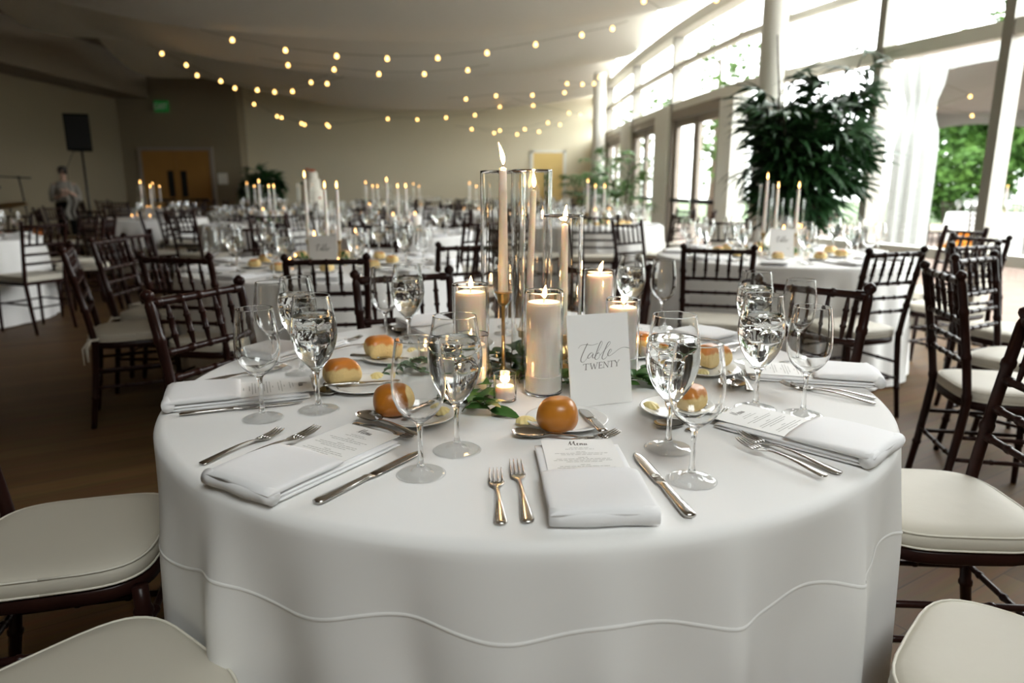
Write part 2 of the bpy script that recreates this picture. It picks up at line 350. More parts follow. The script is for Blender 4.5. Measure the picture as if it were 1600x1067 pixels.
# doors and fittings on the end walls
b = MB(); b.box(-9.76, -9.67, 16.93, 17.0, 0, 2.22); b.box(-7.90, -7.81, 16.93, 17, 0, 2.22); b.box(-9.67, -7.90, 16.93, 17, 2.13, 2.22)
d = struct(b.build('door_4', 'door_frame'))
for x0, x1, wxx in ((-9.67, -8.79, -8.96), (-8.78, -7.90, -8.62)):
    lf = MB().box(x0, x1, 16.95, 16.99, .01, 2.13).build('door_leaf', 'wood_door', d)
    MB().box(wxx - .08, wxx + .08, 16.945, 16.95, .95, 1.62).build('vision_panel', 'dark_metal', lf)
    MB().box(x0 + .1, x1 - .1, 16.88, 16.95, .86, .91).build('push_bar', 'dark_metal', lf)
b = MB(); b.box(.46, .54, YB - .04, YB, 0, 2.16); b.box(1.34, 1.42, YB - .04, YB, 0, 2.16); b.box(.46, 1.42, YB - .04, YB, 2.1, 2.16)
d = struct(b.build('door_5', 'trim_paint')); lf = MB().box(.54, 1.34, YB - .03, YB - .005, .01, 2.1).build('door_leaf', 'pale_door', d)
MB().lathe([(.001, 0), (.03, .01), (.03, .05), (.001, .06)], 12, Matrix.Translation((.62, YB - .03, 1.0)) @ Matrix.Rotation(pi / 2, 4, 'X')).build('handle', 'steel', lf)

def letters(txt, h, th):
    """block capitals out of bars, drawn in x/z"""
    G = {'E': [(0, 0, 0, 1), (0, 0, .6, 0), (0, .5, .5, .5), (0, 1, .6, 1)], 'X': [(0, 0, .65, 1), (0, 1, .65, 0)], 'I': [(.1, 0, .1, 1)], 'T': [(.32, 0, .32, 1), (0, 1, .65, 1)]}
    b = MB(); x = 0
    for c in txt:
        for x0, z0, x1, z1 in G[c]:
            a = atan2(z1 - z0, x1 - x0); L = hypot(x1 - x0, z1 - z0) * h
            b.box(-th / 2, L + th / 2, -.006, .006, -th / 2, th / 2, Matrix.Translation((x + x0 * h, 0, z0 * h)) @ Matrix.Rotation(-a, 4, 'Y'))
        x += h * (.35 if c == 'I' else .85)
    return b, x - .2 * h
t = thing('exit_sign', 'small green lit exit sign high on the wall above the wooden double doors', 'exit sign', (-9.02, 16.95, 3.12))
MB().box(-.17, .17, -.02, .05, -.03, .24).build('housing', 'sign_green', t)
lb, w = letters('EXIT', .12, .022); o = lb.build('lettering', 'paper', t); o.location = (-w / 2, -.03, .045)
t = MB().box(-.12, .12, -.02, 0, -.14, .14).build('wall_panel', 'trim_paint'); t.location = (-7.62, 17.0, 1.42); tag(t, 'small square panel on the wall beside the wooden double doors', 'wall panel')
t = thing('wall_switch', 'little switch plate on the wall between the doors and the corner', 'switch', (-7.22, 17.0, 1.15)); MB().box(-.05, .05, -.015, 0, -.1, .1).build('plate', 'door_frame', t); MB().box(-.02, .02, -.03, -.015, -.03, .03).build('toggle', 'trim_paint', t)

# ------------------------------------------------------------------ outdoors
b = MB(); b.box(2.0, 40, -14, 60, -.14, -.02); struct(b.build('ground', 'lawn'))
b = MB(); b.box(2.3, 24, -8, 22, -.02, -.005); struct(b.build('terrace', 'paving'))
def leaf_cloud(b, cx, cy, cz, rx, ry, rz, n, s, seed):
    R = random.Random(seed)
    for _ in range(n):
        while 1:
            p = Vector((R.uniform(-1, 1), R.uniform(-1, 1), R.uniform(-1, 1)))
            if .35 < p.length < 1: break
        c = Vector((cx + p.x * rx, cy + p.y * ry, cz + p.z * rz))
        a = Vector((R.gauss(0, 1), R.gauss(0, 1), R.gauss(0, .6))).normalized() * s * R.uniform(.6, 1.3); d = a.cross(Vector((R.gauss(0, 1), R.gauss(0, 1), R.gauss(0, 1)))).normalized() * s * .5
        b.add([c - a, c + d, c + a, c - d], [(0, 1, 2, 3)], False)
trees = [(20.8, 29.5, 7.5, 3.2, 'broad green tree seen through the glass past the tent column'), (26.5, 26.0, 7, 3.2, 'dark leafy tree behind the candlelit table outdoors'), (31, 20, 7.5, 3.4, 'leafy tree seen past the heavy window mullion'),
         (36, 13, 8, 4.0, 'leafy tree beyond the tent at the edge of the lawn'), (6.7, 22, 7, 1.6, 'tall pale green tree glimpsed through the upper panes above the glass doors'), (5.0, 27, 5, 1.5, 'young tree glimpsed through the glass doors'), (27, 37, 13, 4.6, 'tall tree rising behind the others beyond the lawn')]
for i, (x, y, h, r, lab) in enumerate(trees):
    t = thing('tree', lab, 'tree', (x, y, 0), 0, None)
    b = MB(); R = random.Random(i)
    for k in range(9):
        a = R.uniform(0, 2 * pi); q = R.uniform(0, .75) * r
        leaf_cloud(b, q * cos(a), q * sin(a), R.uniform(.22, .86) * h, r * .5, r * .5, h * .2, 420 if r > 2 else 60, .24 if r > 2 else .15, i * 20 + k)
    leaf_cloud(b, 0, 0, .5 * h, r * .9, r * .9, h * .42, 700 if r > 2 else 90, .27 if r > 2 else .15, 99 + i)
    b.build('foliage', 'tree_leaf', t); MB().tube([(0, 0, 0), (.05, 0, h * .35), (0, .1, h * .75)], [.2, .15, .05], 10).build('trunk', 'bark', t)
for i, (x, y) in enumerate([(16.2, 24.0), (19.1, 21.6), (23.3, 18.9), (27.2, 15.5)]):
    b = MB(); leaf_cloud(b, 0, 0, 1.3, 2.1, 1.0, 1.3, 2600, .16, 300 + i); o = b.build('shrub', 'tree_leaf'); o.location = (x, y, 0)
    tag(o, 'low green shrub at the far side of the lawn, seen through the tall window', 'shrub', 'shrubs across the lawn')
# marquee
A = Vector((deep(1428, 250, 8.8).x, 8.8, 0)); d1 = Vector((.866, -.5, 0)); d2 = Vector((.5, .866, 0)); W1, W2 = 10.0, 12.0
t = thing('marquee', 'white marquee with a scalloped eave standing on the terrace outside', 'marquee', A)
def tp(u, v, z): return tuple(d1 * u + d2 * v + Vector((0, 0, z)))
b = MB()
def roof(u, v):
    uu, vv = u * W1, v * W2; e = min(u, 1 - u, v, 1 - v) * 2
    return tp(uu, vv, 3.22 + 2.6 * e ** 1.25)
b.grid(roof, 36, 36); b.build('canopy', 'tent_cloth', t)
b = MB()
for p, q in (((0, 0), (1, 0)), ((1, 0), (1, 1)), ((1, 1), (0, 1)), ((0, 1), (0, 0))):
    def val(u, v):
        s = u * 4 % 1; arch = .16 * (1 - (2 * s - 1) ** 2); uu, vv = (p[0] + (q[0] - p[0]) * u) * W1, (p[1] + (q[1] - p[1]) * u) * W2
        return tp(uu, vv, 3.22 - v * (.46 - arch) )
    b.grid(val, 48, 3)
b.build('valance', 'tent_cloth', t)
for p in ((0, 0), (1, 0), (1, 1), (0, 1), (.5, 0), (.5, 1)):
    b = MB(); cpt = tp(p[0] * W1, p[1] * W2, 0)
    def col(u, v):
        z = v * 3.2; r = (.24 + .05 * cos(u * 2 * pi * 9)) * (1 - .35 * math.exp(-((z - 2.3) / .25) ** 2)) ; return (cpt[0] + r * cos(2 * pi * u), cpt[1] + r * sin(2 * pi * u), z)
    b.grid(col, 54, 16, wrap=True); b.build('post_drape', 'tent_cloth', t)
# ------------------------------------------------------------------ prototypes: furniture
def rings(z0, z1, r, marks, step=9, bump=1.28):
    """radius profile with turned rings at the given marks (0..1)"""
    ts = sorted(set([0, 1] + [i / step for i in range(step + 1)] + [m + d for m in marks for d in (-.022, -.012, 0, .012, .022)]))
    ts = [t for t in ts if 0 <= t <= 1]
    out = []
    for t in ts:
        k = 1.0
        for m in marks:
            if abs(t - m) <= .0125: k = bump
        out.append((t, r * k))
    return out
def turned(b, p, q, r, marks, taper=1.0, n=10):
    p, q = Vector(p), Vector(q); pr = rings(0, 1, r, marks)
    b.tube([p.lerp(q, t) for t, _ in pr], [rr * (1 + (taper - 1) * t) for t, rr in pr], n)
def back_y(z):      # lean of the back above and below the seat
    return -.185 - (.085 * ((z - .44) / .48) ** 1.2 if z > .44 else .055 * ((.44 - z) / .44) ** 1.3)
def chair_parts(full=True):
    P = []
    def post_mb(s):
        b = MB(); zs = [0, .08, .15, .155, .165, .17, .3, .40, .44, .455, .465, .475, .55, .60, .607, .62, .627, .70, .77, .777, .79, .797, .85, .885, .892, .9, .906, .912, .922, .928, .935]
        rr = {.155: 1.25, .165: 1.25, .455: 1.2, .465: 1.2, .607: 1.22, .62: 1.22, .777: 1.22, .79: 1.22, .892: .9, .9: .72, .906: 1.05, .912: 1.28, .922: 1.28, .928: .9, .935: .3}
        xs = lambda z: s * (.172 + .012 * max(0, (z - .44) / .48))
        b.tube([(xs(z), back_y(z), z) for z in zs], [(.0165 if z < .44 else .0155) * rr.get(z, 1) * (.78 + .22 * min(1, z / .35)) for z in zs], 10); return b
    def front_mb(s):
        b = MB(); zs = [0, .08, .16, .168, .178, .186, .28, .36, .368, .378, .386, .43]
        b.tube([(s * .178, .175 + .012 * (1 - z / .43), z) for z in zs], [.0165 * {.168: 1.3, .178: 1.3, .368: 1.25, .378: 1.25}.get(z, 1) * (.7 + .3 * min(1, z / .4)) for z in zs], 10); return b
    def seat_mb():
        b = MB(); rg = []
        for z, k in ((.408, .97), (.412, 1), (.436, 1), (.44, .97)):
            ring = []
            for i in range(28):
                a = 2 * pi * i / 28; e = .55; x = (.193 + .006 * sin(a)) * k * abs(cos(a)) ** e * (1 if cos(a) > 0 else -1); y = .2 * k * abs(sin(a)) ** e * (1 if sin(a) > 0 else -1); ring.append((x, y, z))
            rg.append(ring)
        b.loft(rg); return b
    def cushion_mb():
        b = MB(); rg = []
        for z, k in ((.441, .93), (.443, .985), (.455, 1.0), (.467, 1.0), (.479, .975), (.486, .92), (.491, .75), (.494, .45), (.495, .05)):
            ring = []
            for i in range(40):
                a = 2 * pi * i / 40; e = .5; x = (.195 + .003 * sin(a)) * k * abs(cos(a)) ** e * (1 if cos(a) > 0 else -1); y = .196 * k * abs(sin(a)) ** e * (1 if sin(a) > 0 else -1); ring.append((x, y, z))
            rg.append(ring)
        b.loft(rg); return b
    def piping_mb():
        b = MB()
        for z, kk in ((.479, .985), (.446, .995)):
            pts = []
            for i in range(41):
                a = 2 * pi * i / 40; e = .5; x = (.195 + .003 * sin(a)) * kk * abs(cos(a)) ** e * (1 if cos(a) > 0 else -1); y = .196 * kk * abs(sin(a)) ** e * (1 if sin(a) > 0 else -1); pts.append((x, y, z))
            b.tube(pts, .0028, 5)
        return b
    def rail_mb(z, r):
        b = MB(); x = .172 + .012 * (z - .44) / .48; turned(b, (-x, back_y(z), z), (x, back_y(z), z), r, (.06, .09, .3, .5, .7, .91, .94)); return b
    RZ = (.893, .742, .664, .588)
    def spindle_mb(k):
        b = MB(); x = -.122 + .061 * k; p = Vector((x, back_y(.742), .742)); q = Vector((x * 1.01, back_y(.893), .893))
        pr = [(0, .005), (.12, .0065), (.28, .0085), (.3, .0115), (.34, .0115), (.36, .009), (.5, .0095), (.62, .0085), (.64, .0115), (.68, .0115), (.7, .0085), (.88, .0062), (1, .0052)]
        b.tube([p.lerp(q, t) for t, _ in pr], [r for _, r in pr], 8); return b
    def stretch():
        L = []
        for z in (.21, .30):
            for s in (-1, 1): b = MB(); turned(b, (s * .176, .183, z), (s * .172, back_y(z), z), .0085, (.35, .65), n=8); L.append(b)
        for z, y in ((.24, .181), (.33, .179), (.22, back_y(.22))): b = MB(); turned(b, (-.175, y, z), (.175, y, z), .0085, (.2, .5, .8), n=8); L.append(b)
        return L
    if full:
        for s in (-1, 1): P.append(('back_post', post_mb(s), 'mahogany')); P.append(('front_leg', front_mb(s), 'mahogany'))
        P.append(('seat', seat_mb(), 'mahogany')); P.append(('cushion', cushion_mb(), 'cushion'))
        for z, r in zip(RZ, (.0125, .0105, .0095, .0095)): P.append(('back_rail', rail_mb(z, r), 'mahogany'))
        for k in range(5): P.append(('spindle', spindle_mb(k), 'mahogany'))
        for s in stretch(): P.append(('stretcher', s, 'mahogany'))
        return P, piping_mb()
    b = MB()
    def lo(p, q, r0, r1=None): b.tube([p, q], [r0, r1 or r0], 5)
    for s in (-1, 1):
        b.tube([(s * (.172 + .012 * max(0, (z - .44) / .48)), back_y(z), z) for z in (0, .2, .44, .7, .9, .935)], [.014, .017, .018, .016, .017, .017], 6)
        lo((s * .178, .187, 0), (s * .178, .175, .43), .012, .017)
        lo((s * .176, .183, .25), (s * .172, back_y(.25), .25), .009)
    for z in RZ: lo((-.18, back_y(z), z), (.18, back_y(z), z), .0115)
    for k in range(5): x = -.122 + .061 * k; lo((x, back_y(.742), .742), (x, back_y(.893), .893), .009)
    for z, y in ((.24, .181), (.22, back_y(.22))): lo((-.175, y, z), (.175, y, z), .0085)
    b.box(-.19, .19, -.19, .19, .41, .44); return b
def make_chair():
    t = thing('chiavari_chair', 'x', 'chair'); P, pip = chair_parts()
    for n, m, mt in P:
        o = m.build(n, mt, t)
        if n == 'cushion':
            pip.build('piping', 'piping', o)
    t.scale = (.97, .97, .985)
    return Proto(t)
def make_chair_tied():
    t = thing('chiavari_chair', 'x', 'chair'); P, pip = chair_parts()
    for n, m, mt in P:
        o = m.build(n, mt, t)
        if n == 'cushion':
            pip.build('piping', 'piping', o)
            for s in (-1, 1):
                b = MB(); x, y = s * .175, -.19
                b.tube([(x + .022 * cos(a), y + .022 * sin(a), .462) for a in [i * pi / 6 for i in range(13)]], .007, 6)
                b.tube([(x + s * .02, y - .01, .46), (x + s * .045, y - .03, .43), (x + s * .05, y - .03, .36)], [.008, .01, .006], 6, flat=.4)
                b.tube([(x + s * .01, y - .02, .46), (x + s * .015, y - .05, .42), (x + s * .02, y - .05, .34)], [.008, .01, .006], 6, flat=.4)
                b.build('tie', 'piping', o)
    return Proto(t)
def make_far_chair():
    t = thing('chiavari_chair', 'x', 'chair'); chair_parts(False).build('frame', 'mahogany', t)
    MB().box(-.19, .19, -.185, .185, .44, .485).build('cushion', 'cushion', t); return Proto(t)
CH, CHT, CHF = make_chair(), make_chair_tied(), make_far_chair()

def cloth_mesh(R, H, folds, amp, nth=180, flare=.04, seed=0, zs=None, hem=.012):
    RR = random.Random(seed); ph = [RR.uniform(0, 6.28) for _ in range(4)]
    def ripple(a):
        return .5 * cos(folds * a + ph[0] + .8 * sin(3 * a + ph[1])) + .3 * cos((folds * 2 + 3) * a + ph[2]) + .2 * cos(5 * a + ph[3])
    b = MB(); prof = [(0.0, H), (R * .5, H), (R - .012, H), (R - .006, H - .0008), (R, H - .004), (R + .003, H - .011)]
    rows = []
    for r, z in prof: rows.append([(r * cos(2 * pi * k / nth), r * sin(2 * pi * k / nth), z) for k in range(nth)])
    zs = zs or [.03, .07, .12, .2, .3, .42, .55, .67, H - hem]
    for d in zs:
        g = min(1, d / .22) ** 1.2; rows.append([((R + .004 + flare * d / H + amp * g * ripple(2 * pi * k / nth)) * cos(2 * pi * k / nth), (R + .004 + flare * d / H + amp * g * ripple(2 * pi * k / nth)) * sin(2 * pi * k / nth), H - d) for k in range(nth)])
    b.loft(rows, cap=False); return b

# glassware
def glass_profile(kind, full=True):
    if kind == 'water':
        o = [(.0, .0006), (.040, .0006), (.0415, .002), (.0405, .0028), (.030, .0034), (.018, .0048), (.0105, .0095), (.0065, .018), (.0048, .030), (.0044, .055), (.0052, .075), (.0085, .087), (.018, .098), (.031, .115), (.041, .136), (.0465, .158), (.0475, .172), (.0465, .188), (.0435, .208), (.0395, .232), (.0375, .2455)]
        zi = .094
    else:
        o = [(.0, .0006), (.0375, .0006), (.039, .002), (.038, .0028), (.028, .0034), (.017, .0048), (.010, .0095), (.006, .017), (.0042, .030), (.0038, .060), (.0045, .080), (.0085, .0905), (.020, .0985), (.0335, .113), (.0415, .132), (.0435, .148), (.0435, .163), (.0415, .185), (.0385, .208), (.0355, .228)]
        zi = .0945
    th = .0013; inner = [(max(.0001, r - th - (.002 if z < zi + .012 else 0)), z + .0006) for r, z in o if z > zi + .002]
    return o, inner, zi
def smooth_prof(p, k=2):
    out = []
    for i in range(len(p) - 1):
        a, b_, c, d = p[max(i - 1, 0)], p[i], p[i + 1], p[min(i + 2, len(p) - 1)]
        for s in range(k):
            t = s / k; out.append(tuple(.5 * ((2 * b_[j]) + (c[j] - a[j]) * t + (2 * a[j] - 5 * b_[j] + 4 * c[j] - d[j]) * t * t + (3 * b_[j] - a[j] - 3 * c[j] + d[j]) * t ** 3) for j in (0, 1)))
    out.append(p[-1]); return [(max(0, r), z) for r, z in out]
def stem_glass(kind, n=48):
    o, inn, zi = glass_profile(kind); so = smooth_prof(o, 2); si = smooth_prof([(0.0, zi)] + inn, 2)
    rim = [(so[-1][0] - .0005, so[-1][1] + .0006)]
    return MB().lathe(so + rim + si[::-1], n, cap=False)
def water_body(level=.205):
    o, inn, zi = glass_profile('water'); si = smooth_prof([(0.0, zi)] + inn, 2)
    p = [(r + .0004, z) for r, z in si if z < level]; p[0] = (0, zi - .0004)
    r = p[-1][0]; return MB().lathe(p + [(r, level), (r * .97, level - .0012), (0, level - .0014)], 48, cap=False)
def ice_mb(seed, r=.013):
    R = random.Random(seed); b = MB(); rot = Matrix.Rotation(R.uniform(0, 3), 4, 'Z') @ Matrix.Rotation(R.uniform(0, 3), 4, 'X')
    def f(u, v):
        a = 2 * pi * u; e = pi * v; x, y, z = sin(e) * cos(a), sin(e) * sin(a), cos(e); k = (x ** 4 + y ** 4 + z ** 4) ** -.25
        k *= 1 - .25 * math.exp(-((z - .9) ** 2 + x * x) * 3) + .08 * sin(9 * x + 7 * y + seed); return (x * k * r, y * k * r, z * k * r)
    b.grid(f, 18, 12, rot, wrap=True); return b
def make_water():
    t = thing('water_goblet', 'x', 'goblet'); o = stem_glass('water').build('bowl_and_stem', 'crystal', t)
    w = water_body().build('water', 'water', t)
    for i, (x, y, z) in enumerate([(.013, .010, .191), (-.018, .004, .187), (.004, -.019, .188), (.012, -.004, .163), (-.012, .006, .158)]):
        q = ice_mb(i).build('ice_cube', 'ice', w); q.location = (x, y, z)
    return Proto(t)
def make_wine():
    return Proto(tag(stem_glass('wine').build('wine_glass', 'crystal'), 'x', 'wine glass'))
def far_glass(kind):
    o, inn, zi = glass_profile(kind); so = smooth_prof(o, 1); return MB().lathe(so, 20, cap=False)
WG, WN = make_water(), make_wine()
fo = thing('water_goblet', 'x', 'goblet'); stem_glass('water', 20).build('bowl_and_stem', 'crystal', fo); water_body(.2).build('water', 'water', fo)
FWG = Proto(fo); FWN = Proto(tag(stem_glass('wine', 20).build('wine_glass', 'crystal'), 'x', 'wine glass'))

# cutlery, modelled along +y from the handle end
def strip(b, st, n=8, mtx=None):
    """stations (y, half width, z of the middle, thickness, bow)"""
    rg = []
    for y, w, z, t, bow in st:
        ring = []
        for k in range(n):
            a = 2 * pi * k / n; x = w * cos(a); ring.append((x, y, z + bow * (x / max(w, 1e-5)) ** 2 + t / 2 * sin(a)))
        rg.append(ring)
    b.loft(rg, mtx)
HAND = [(0, .003, .0032, .003, 0), (.002, .0078, .0032, .004, 0), (.008, .0098, .0036, .0038, 0), (.03, .0082, .0052, .0034, 0), (.06, .0056, .008, .0034, 0), (.09, .0036, .0095, .0036, 0), (.115, .0030, .0090, .0038, 0), (.13, .0034, .0075, .0036, 0)]
def fork_mb(L=.205):
    s = L / .205; b = MB(); strip(b, [(y * s, w * (.9 + .1 * s), z, t, bo) for y, w, z, t, bo in HAND + [(.137, .0055, .006, .003, 0), (.145, .0105, .0045, .0024, .0012), (.152, .0125, .0035, .0022, .0018), (.159, .0128, .0035, .002, .0018)]], 10)
    for k in range(4):
        x = (-.0100 + .00667 * k) * (.9 + .1 * s); b.tube([(x, .157 * s, .0042), (x, .170 * s, .0048), (x, .185 * s, .0062), (x * .96, .198 * s, .0092), (x * .95, .205 * s, .0118)], [.0022, .0021, .0019, .0014, .0006], 6)
    return b
def spoon_mb(L=.18):
    s = L / .18; b = MB(); strip(b, [(y * s * .9, w * .9, z, t, bo) for y, w, z, t, bo in HAND], 10)
    def f(u, v):
        y = (.112 + .068 * v) * s; q = 2 * v - 1.0; w = .021 * sqrt(max(0, 1 - abs(q * .995) ** 2.3)) * (1 + .12 * q) + .0006; x = (2 * u - 1) * w
        dep = .009 * (1 - (2 * u - 1) ** 2) * sqrt(max(0, 1 - q * q)); return (x, y, .0095 + .002 * v - dep)
    b.grid(f, 12, 14); b.grid(lambda u, v: (f(1 - u, v)[0], f(u, v)[1], f(1 - u, v)[2] - .0012), 12, 14); return b
def knife_mb(L=.24):
    s = L / .24; b = MB()
    strip(b, [(y * s, w, z, t, 0) for y, w, z, t in [(0, .002, .0045, .002), (.002, .0085, .0048, .007), (.01, .0105, .005, .0085), (.04, .0095, .005, .008), (.08, .0078, .005, .0075), (.1, .0068, .005, .0075), (.104, .0082, .005, .0088), (.108, .0066, .005, .0075), (.113, .0085, .0045, .006), (.118, .0095, .004, .0028)]], 12)
    strip(b, [(y * s, w, .004, t, 0) for y, w, t in [(.116, .0095, .0024), (.15, .0102, .0018), (.19, .0105, .0016), (.215, .0098, .0015), (.23, .0072, .0013), (.238, .003, .001), (.24, .0004, .0006)]], 8)
    return b
def butter_knife_mb(): return MB().add(*(lambda m: (m.v, m.f))(knife_mb(.165)))
PF = {}
def proto_obj(name, mb, m, cat): return Proto(tag(mb.build(name, m), 'x', cat))
DF = proto_obj('dinner_fork', fork_mb(.212), 'steel', 'fork'); SF = proto_obj('salad_fork', fork_mb(.18), 'steel', 'fork'); EF = proto_obj('dessert_fork', fork_mb(.165), 'steel', 'fork')
DK = proto_obj('dinner_knife', knife_mb(.245), 'steel', 'knife'); BK = proto_obj('butter_knife', knife_mb(.165), 'steel', 'butter knife'); ES = proto_obj('dessert_spoon', spoon_mb(.175), 'steel', 'spoon')

# plate, roll, butter
plate = MB().lathe([(0, .0035), (.045, .0035), (.052, .002), (.054, 0), (.050, 0), (.049, .001)][::-1][:0] + [(0, .0), (.046, 0), (.05, .0015), (.066, .0065), (.081, .0115), (.0825, .0125), (.0818, .0138), (.079, .0138), (.062, .0088), (.052, .0052), (.046, .0045), (0, .0045)], 64, cap=False)
PL = proto_obj('bread_plate', plate, 'china', 'plate')
def roll_mb(seed, w=.041, h=.052, sq=.7, whole=False):
    b = MB(); R = random.Random(seed); ph = R.uniform(0, 6)
    def f(u, v):
        a = 2 * pi * u; e = v * pi; 
        cx, cy = cos(a), sin(a); sx = abs(cx) ** sq * (1 if cx > 0 else -1); sy = abs(cy) ** sq * (1 if cy > 0 else -1)
        s = sin(e); rr = s ** (.62 if whole else .5); z = cos(e)
        zz = h * (.42 + .58 * z) if z > 0 else h * .42 * (1 + z * 1.0)
        k = 1 + .045 * sin(3 * a + ph) * s + .04 * sin(2 * a + 2 * ph + 3 * v) * s + (.05 * sin(2 * a + ph) if not whole else 0) + .012 * sin(17 * a + 9 * v * pi) * (z < .3) * (not whole)
        return (w * rr * sx * k, w * .95 * rr * sy * k, max(0, zz))
    b.grid(f, 48, 24, wrap=True); return b
def make_roll(seed, m, **k):
    return roll_mb(seed, **k)
def butter_mb():
    b = MB()
    def f(u, v):
        a = 2 * pi * u; t = v; r = .0175 * (1 - t ** 1.6) ** .6 * (1 + .09 * cos(9 * a + 4 * t)); return (r * cos(a) * 1.15, r * sin(a), .012 * t ** .8)
    b.grid(f, 54, 10, wrap=True); return b
BU = proto_obj('butter_pat', butter_mb(), 'butter', 'butter')

# napkin folded over a menu card: modelled along +y (outer fold at y = 0, card end at y = L)
def slab(b, x0, x1, y0, y1, z0, z1, wob=0.0, nx=10, ny=14, seed=0, bulge=.0015):
    R = random.Random(seed); p1, p2 = R.uniform(0, 6), R.uniform(0, 6); r = (z1 - z0) / 2; zc = (z0 + z1) / 2; rg = []
    n = 28
    for j in range(ny + 1):
        t = j / ny; y = y0 + (y1 - y0) * t; e = min(1, t * ny / 1.2, (1 - t) * ny / 1.2); ez = sqrt(max(.05, min(1, t * ny * .6, (1 - t) * ny * .6))); ring = []
        for k in range(n):
            a = 2 * pi * k / n; cx = cos(a); sx = abs(cx) ** .25 * (1 if cx > 0 else -1); sz = abs(sin(a)) ** .55 * (1 if sin(a) > 0 else -1)
            x = (x0 + x1) / 2 + (x1 - x0) / 2 * sx + wob * sin(6 * t + p1) * .3
            z = zc + r * ez * sz + (bulge * (1 - sx * sx) + wob * (.5 * sin(5 * t + 3 * sx + p1) + .5 * sin(9 * sx + 4 * t + p2))) * (sin(a) > -.1)
            ring.append((x, y, max(z, z0 if z0 > 0 else .0003)))
        rg.append(ring)
    b.loft(rg)
def napkin_parts(seed):
    lower = MB(); slab(lower, -.074, .074, .004, .292, .0003, .0085, .0006, seed=seed); slab(lower, -.0755, .0735, .001, .288, .0065, .0146, .0005, seed=seed + 1, bulge=0)
    upper = MB(); upper.tube([(-.0775 + .153 * i / 10, .008 + .0015 * sin(i + seed), .0148) for i in range(11)], [.0125, .0136, .0138, .0136, .0135, .0136, .0138, .0136, .0135, .0135, .0125], 18); slab(upper, -.078, .076, -.003, .150, .0150, .0285, .0016, seed=seed + 2, bulge=.004); return lower, upper
def menu_mb():
    b = MB(); b.box(-.0635, .0635, .12, .298, .0148, .0160); return b
def scrawl(b, pts, w, T, k=4):
    """a pen stroke as a flat ribbon, thicker on the way down"""
    P = []
    for i in range(len(pts) - 1):
        a, c, d, e = [Vector(pts[max(0, min(len(pts) - 1, i + j))]) for j in (-1, 0, 1, 2)]
        for s in range(k):
            t = s / k; P.append(.5 * ((2 * c) + (d - a) * t + (2 * a - 5 * c + 4 * d - e) * t * t + (3 * c - a - 3 * d + e) * t ** 3))
    P.append(Vector(pts[-1])); vs = []
    for i, p in enumerate(P):
        d = (P[min(i + 1, len(P) - 1)] - P[max(i - 1, 0)]); d = d.normalized() if d.length > 0 else Vector((1, 0)); nrm = Vector((-d.y, d.x)); ww = w * (.45 + .9 * max(0, -d.y))
        for s in (-1, 1): vs.append(T(p + nrm * ww * s))
    b.add(vs, [(2 * i, 2 * i + 1, 2 * i + 3, 2 * i + 2) for i in range(len(P) - 1)], False)
MENU = {'M': [(0, .1), (.12, .5), (.3, 1.1), (.25, .6), (.3, .1), (.5, .7), (.65, 1.1), (.6, .5), (.68, .05), (.82, .15)], 'e': [(.82, .15), (1.0, .45), (.98, .6), (.88, .4), (.93, .05), (1.1, .15)],
        'n': [(1.1, .15), (1.18, .55), (1.16, .05), (1.28, .5), (1.36, .5), (1.36, .08), (1.5, .15)], 'u': [(1.5, .15), (1.58, .5), (1.55, .1), (1.65, .1), (1.75, .5), (1.74, .08), (1.9, .2)]}
def menu_text():
    b = MB(); h = .0185
    T = lambda p: (p.x * h - .95 * h, .268 + p.y * h, .01625)
    for k, pts in MENU.items(): scrawl(b, pts, .045, T)
    return b
def menu_lines():
    b = MB(); R = random.Random(3); y = .262
    for i, w in enumerate([.034, .05, 0, .016, .09, .07, 0, .016, .09, .1, .06, 0, .016, .085, .095, .04, 0, .02, .08]):
        y -= .0062
        x = -w / 2
        while x < w / 2 - .002:
            l = R.uniform(.004, .011); b.add([(x, y, .01623), (min(x + l, w / 2), y, .01623), (min(x + l, w / 2), y + .0016, .01623), (x, y + .0016, .01623)], [(0, 1, 2, 3)], False); x += l + .0016
    return b
NAPS = []
for s in (1, 5, 9):
    lo_, up_ = napkin_parts(s); o = lo_.build('napkin', 'napkin'); up_.build('top_fold', 'napkin', o); NAPS.append(Proto(tag(o, 'x', 'napkin')))
mo = menu_mb().build('menu_card', 'paper'); menu_text().build('heading', 'ink', mo); menu_lines().build('small_print', 'pale_ink', mo); MC = Proto(tag(mo, 'x', 'menu card'))

# candles
def flame_mb(h=.034, lean=0.0, w=.0052):
    pr = [(0, 0), (.55, .1), (.95, .25), (1, .38), (.8, .55), (.5, .75), (.22, .9), (0, 1)]
    b = MB(); n = 14; rg = []
    for r, z in pr: rg.append([((r * w + 1e-5) * cos(2 * pi * k / n) + lean * z * z * h, (r * w + 1e-5) * sin(2 * pi * k / n), z * h) for k in range(n)])
    b.loft(rg); return b
def candle(name, r0, r1, h, fl, lean=0.0, n=32, wick=True, fm='flame'):
    b = MB(); b.lathe([(r0 * .96, 0), (r0, .002), (r1, h - .006), (r1 * .93, h - .001), (r1 * .7, h - .0015), (r1 * .2, h - .004 if r1 > .015 else h + .002)], n)
    o = b.build(name, 'wax'); tag(o, 'x', 'candle')
    if wick: MB().tube([(0, 0, h - .005), (.0004, 0, h + .006), (.002, 0, h + .011)], .0009, 5).build('wick', 'wick', o)
    f = flame_mb(fl, lean).build('flame', fm, o); f.location = (.001, 0, h + .006); return o
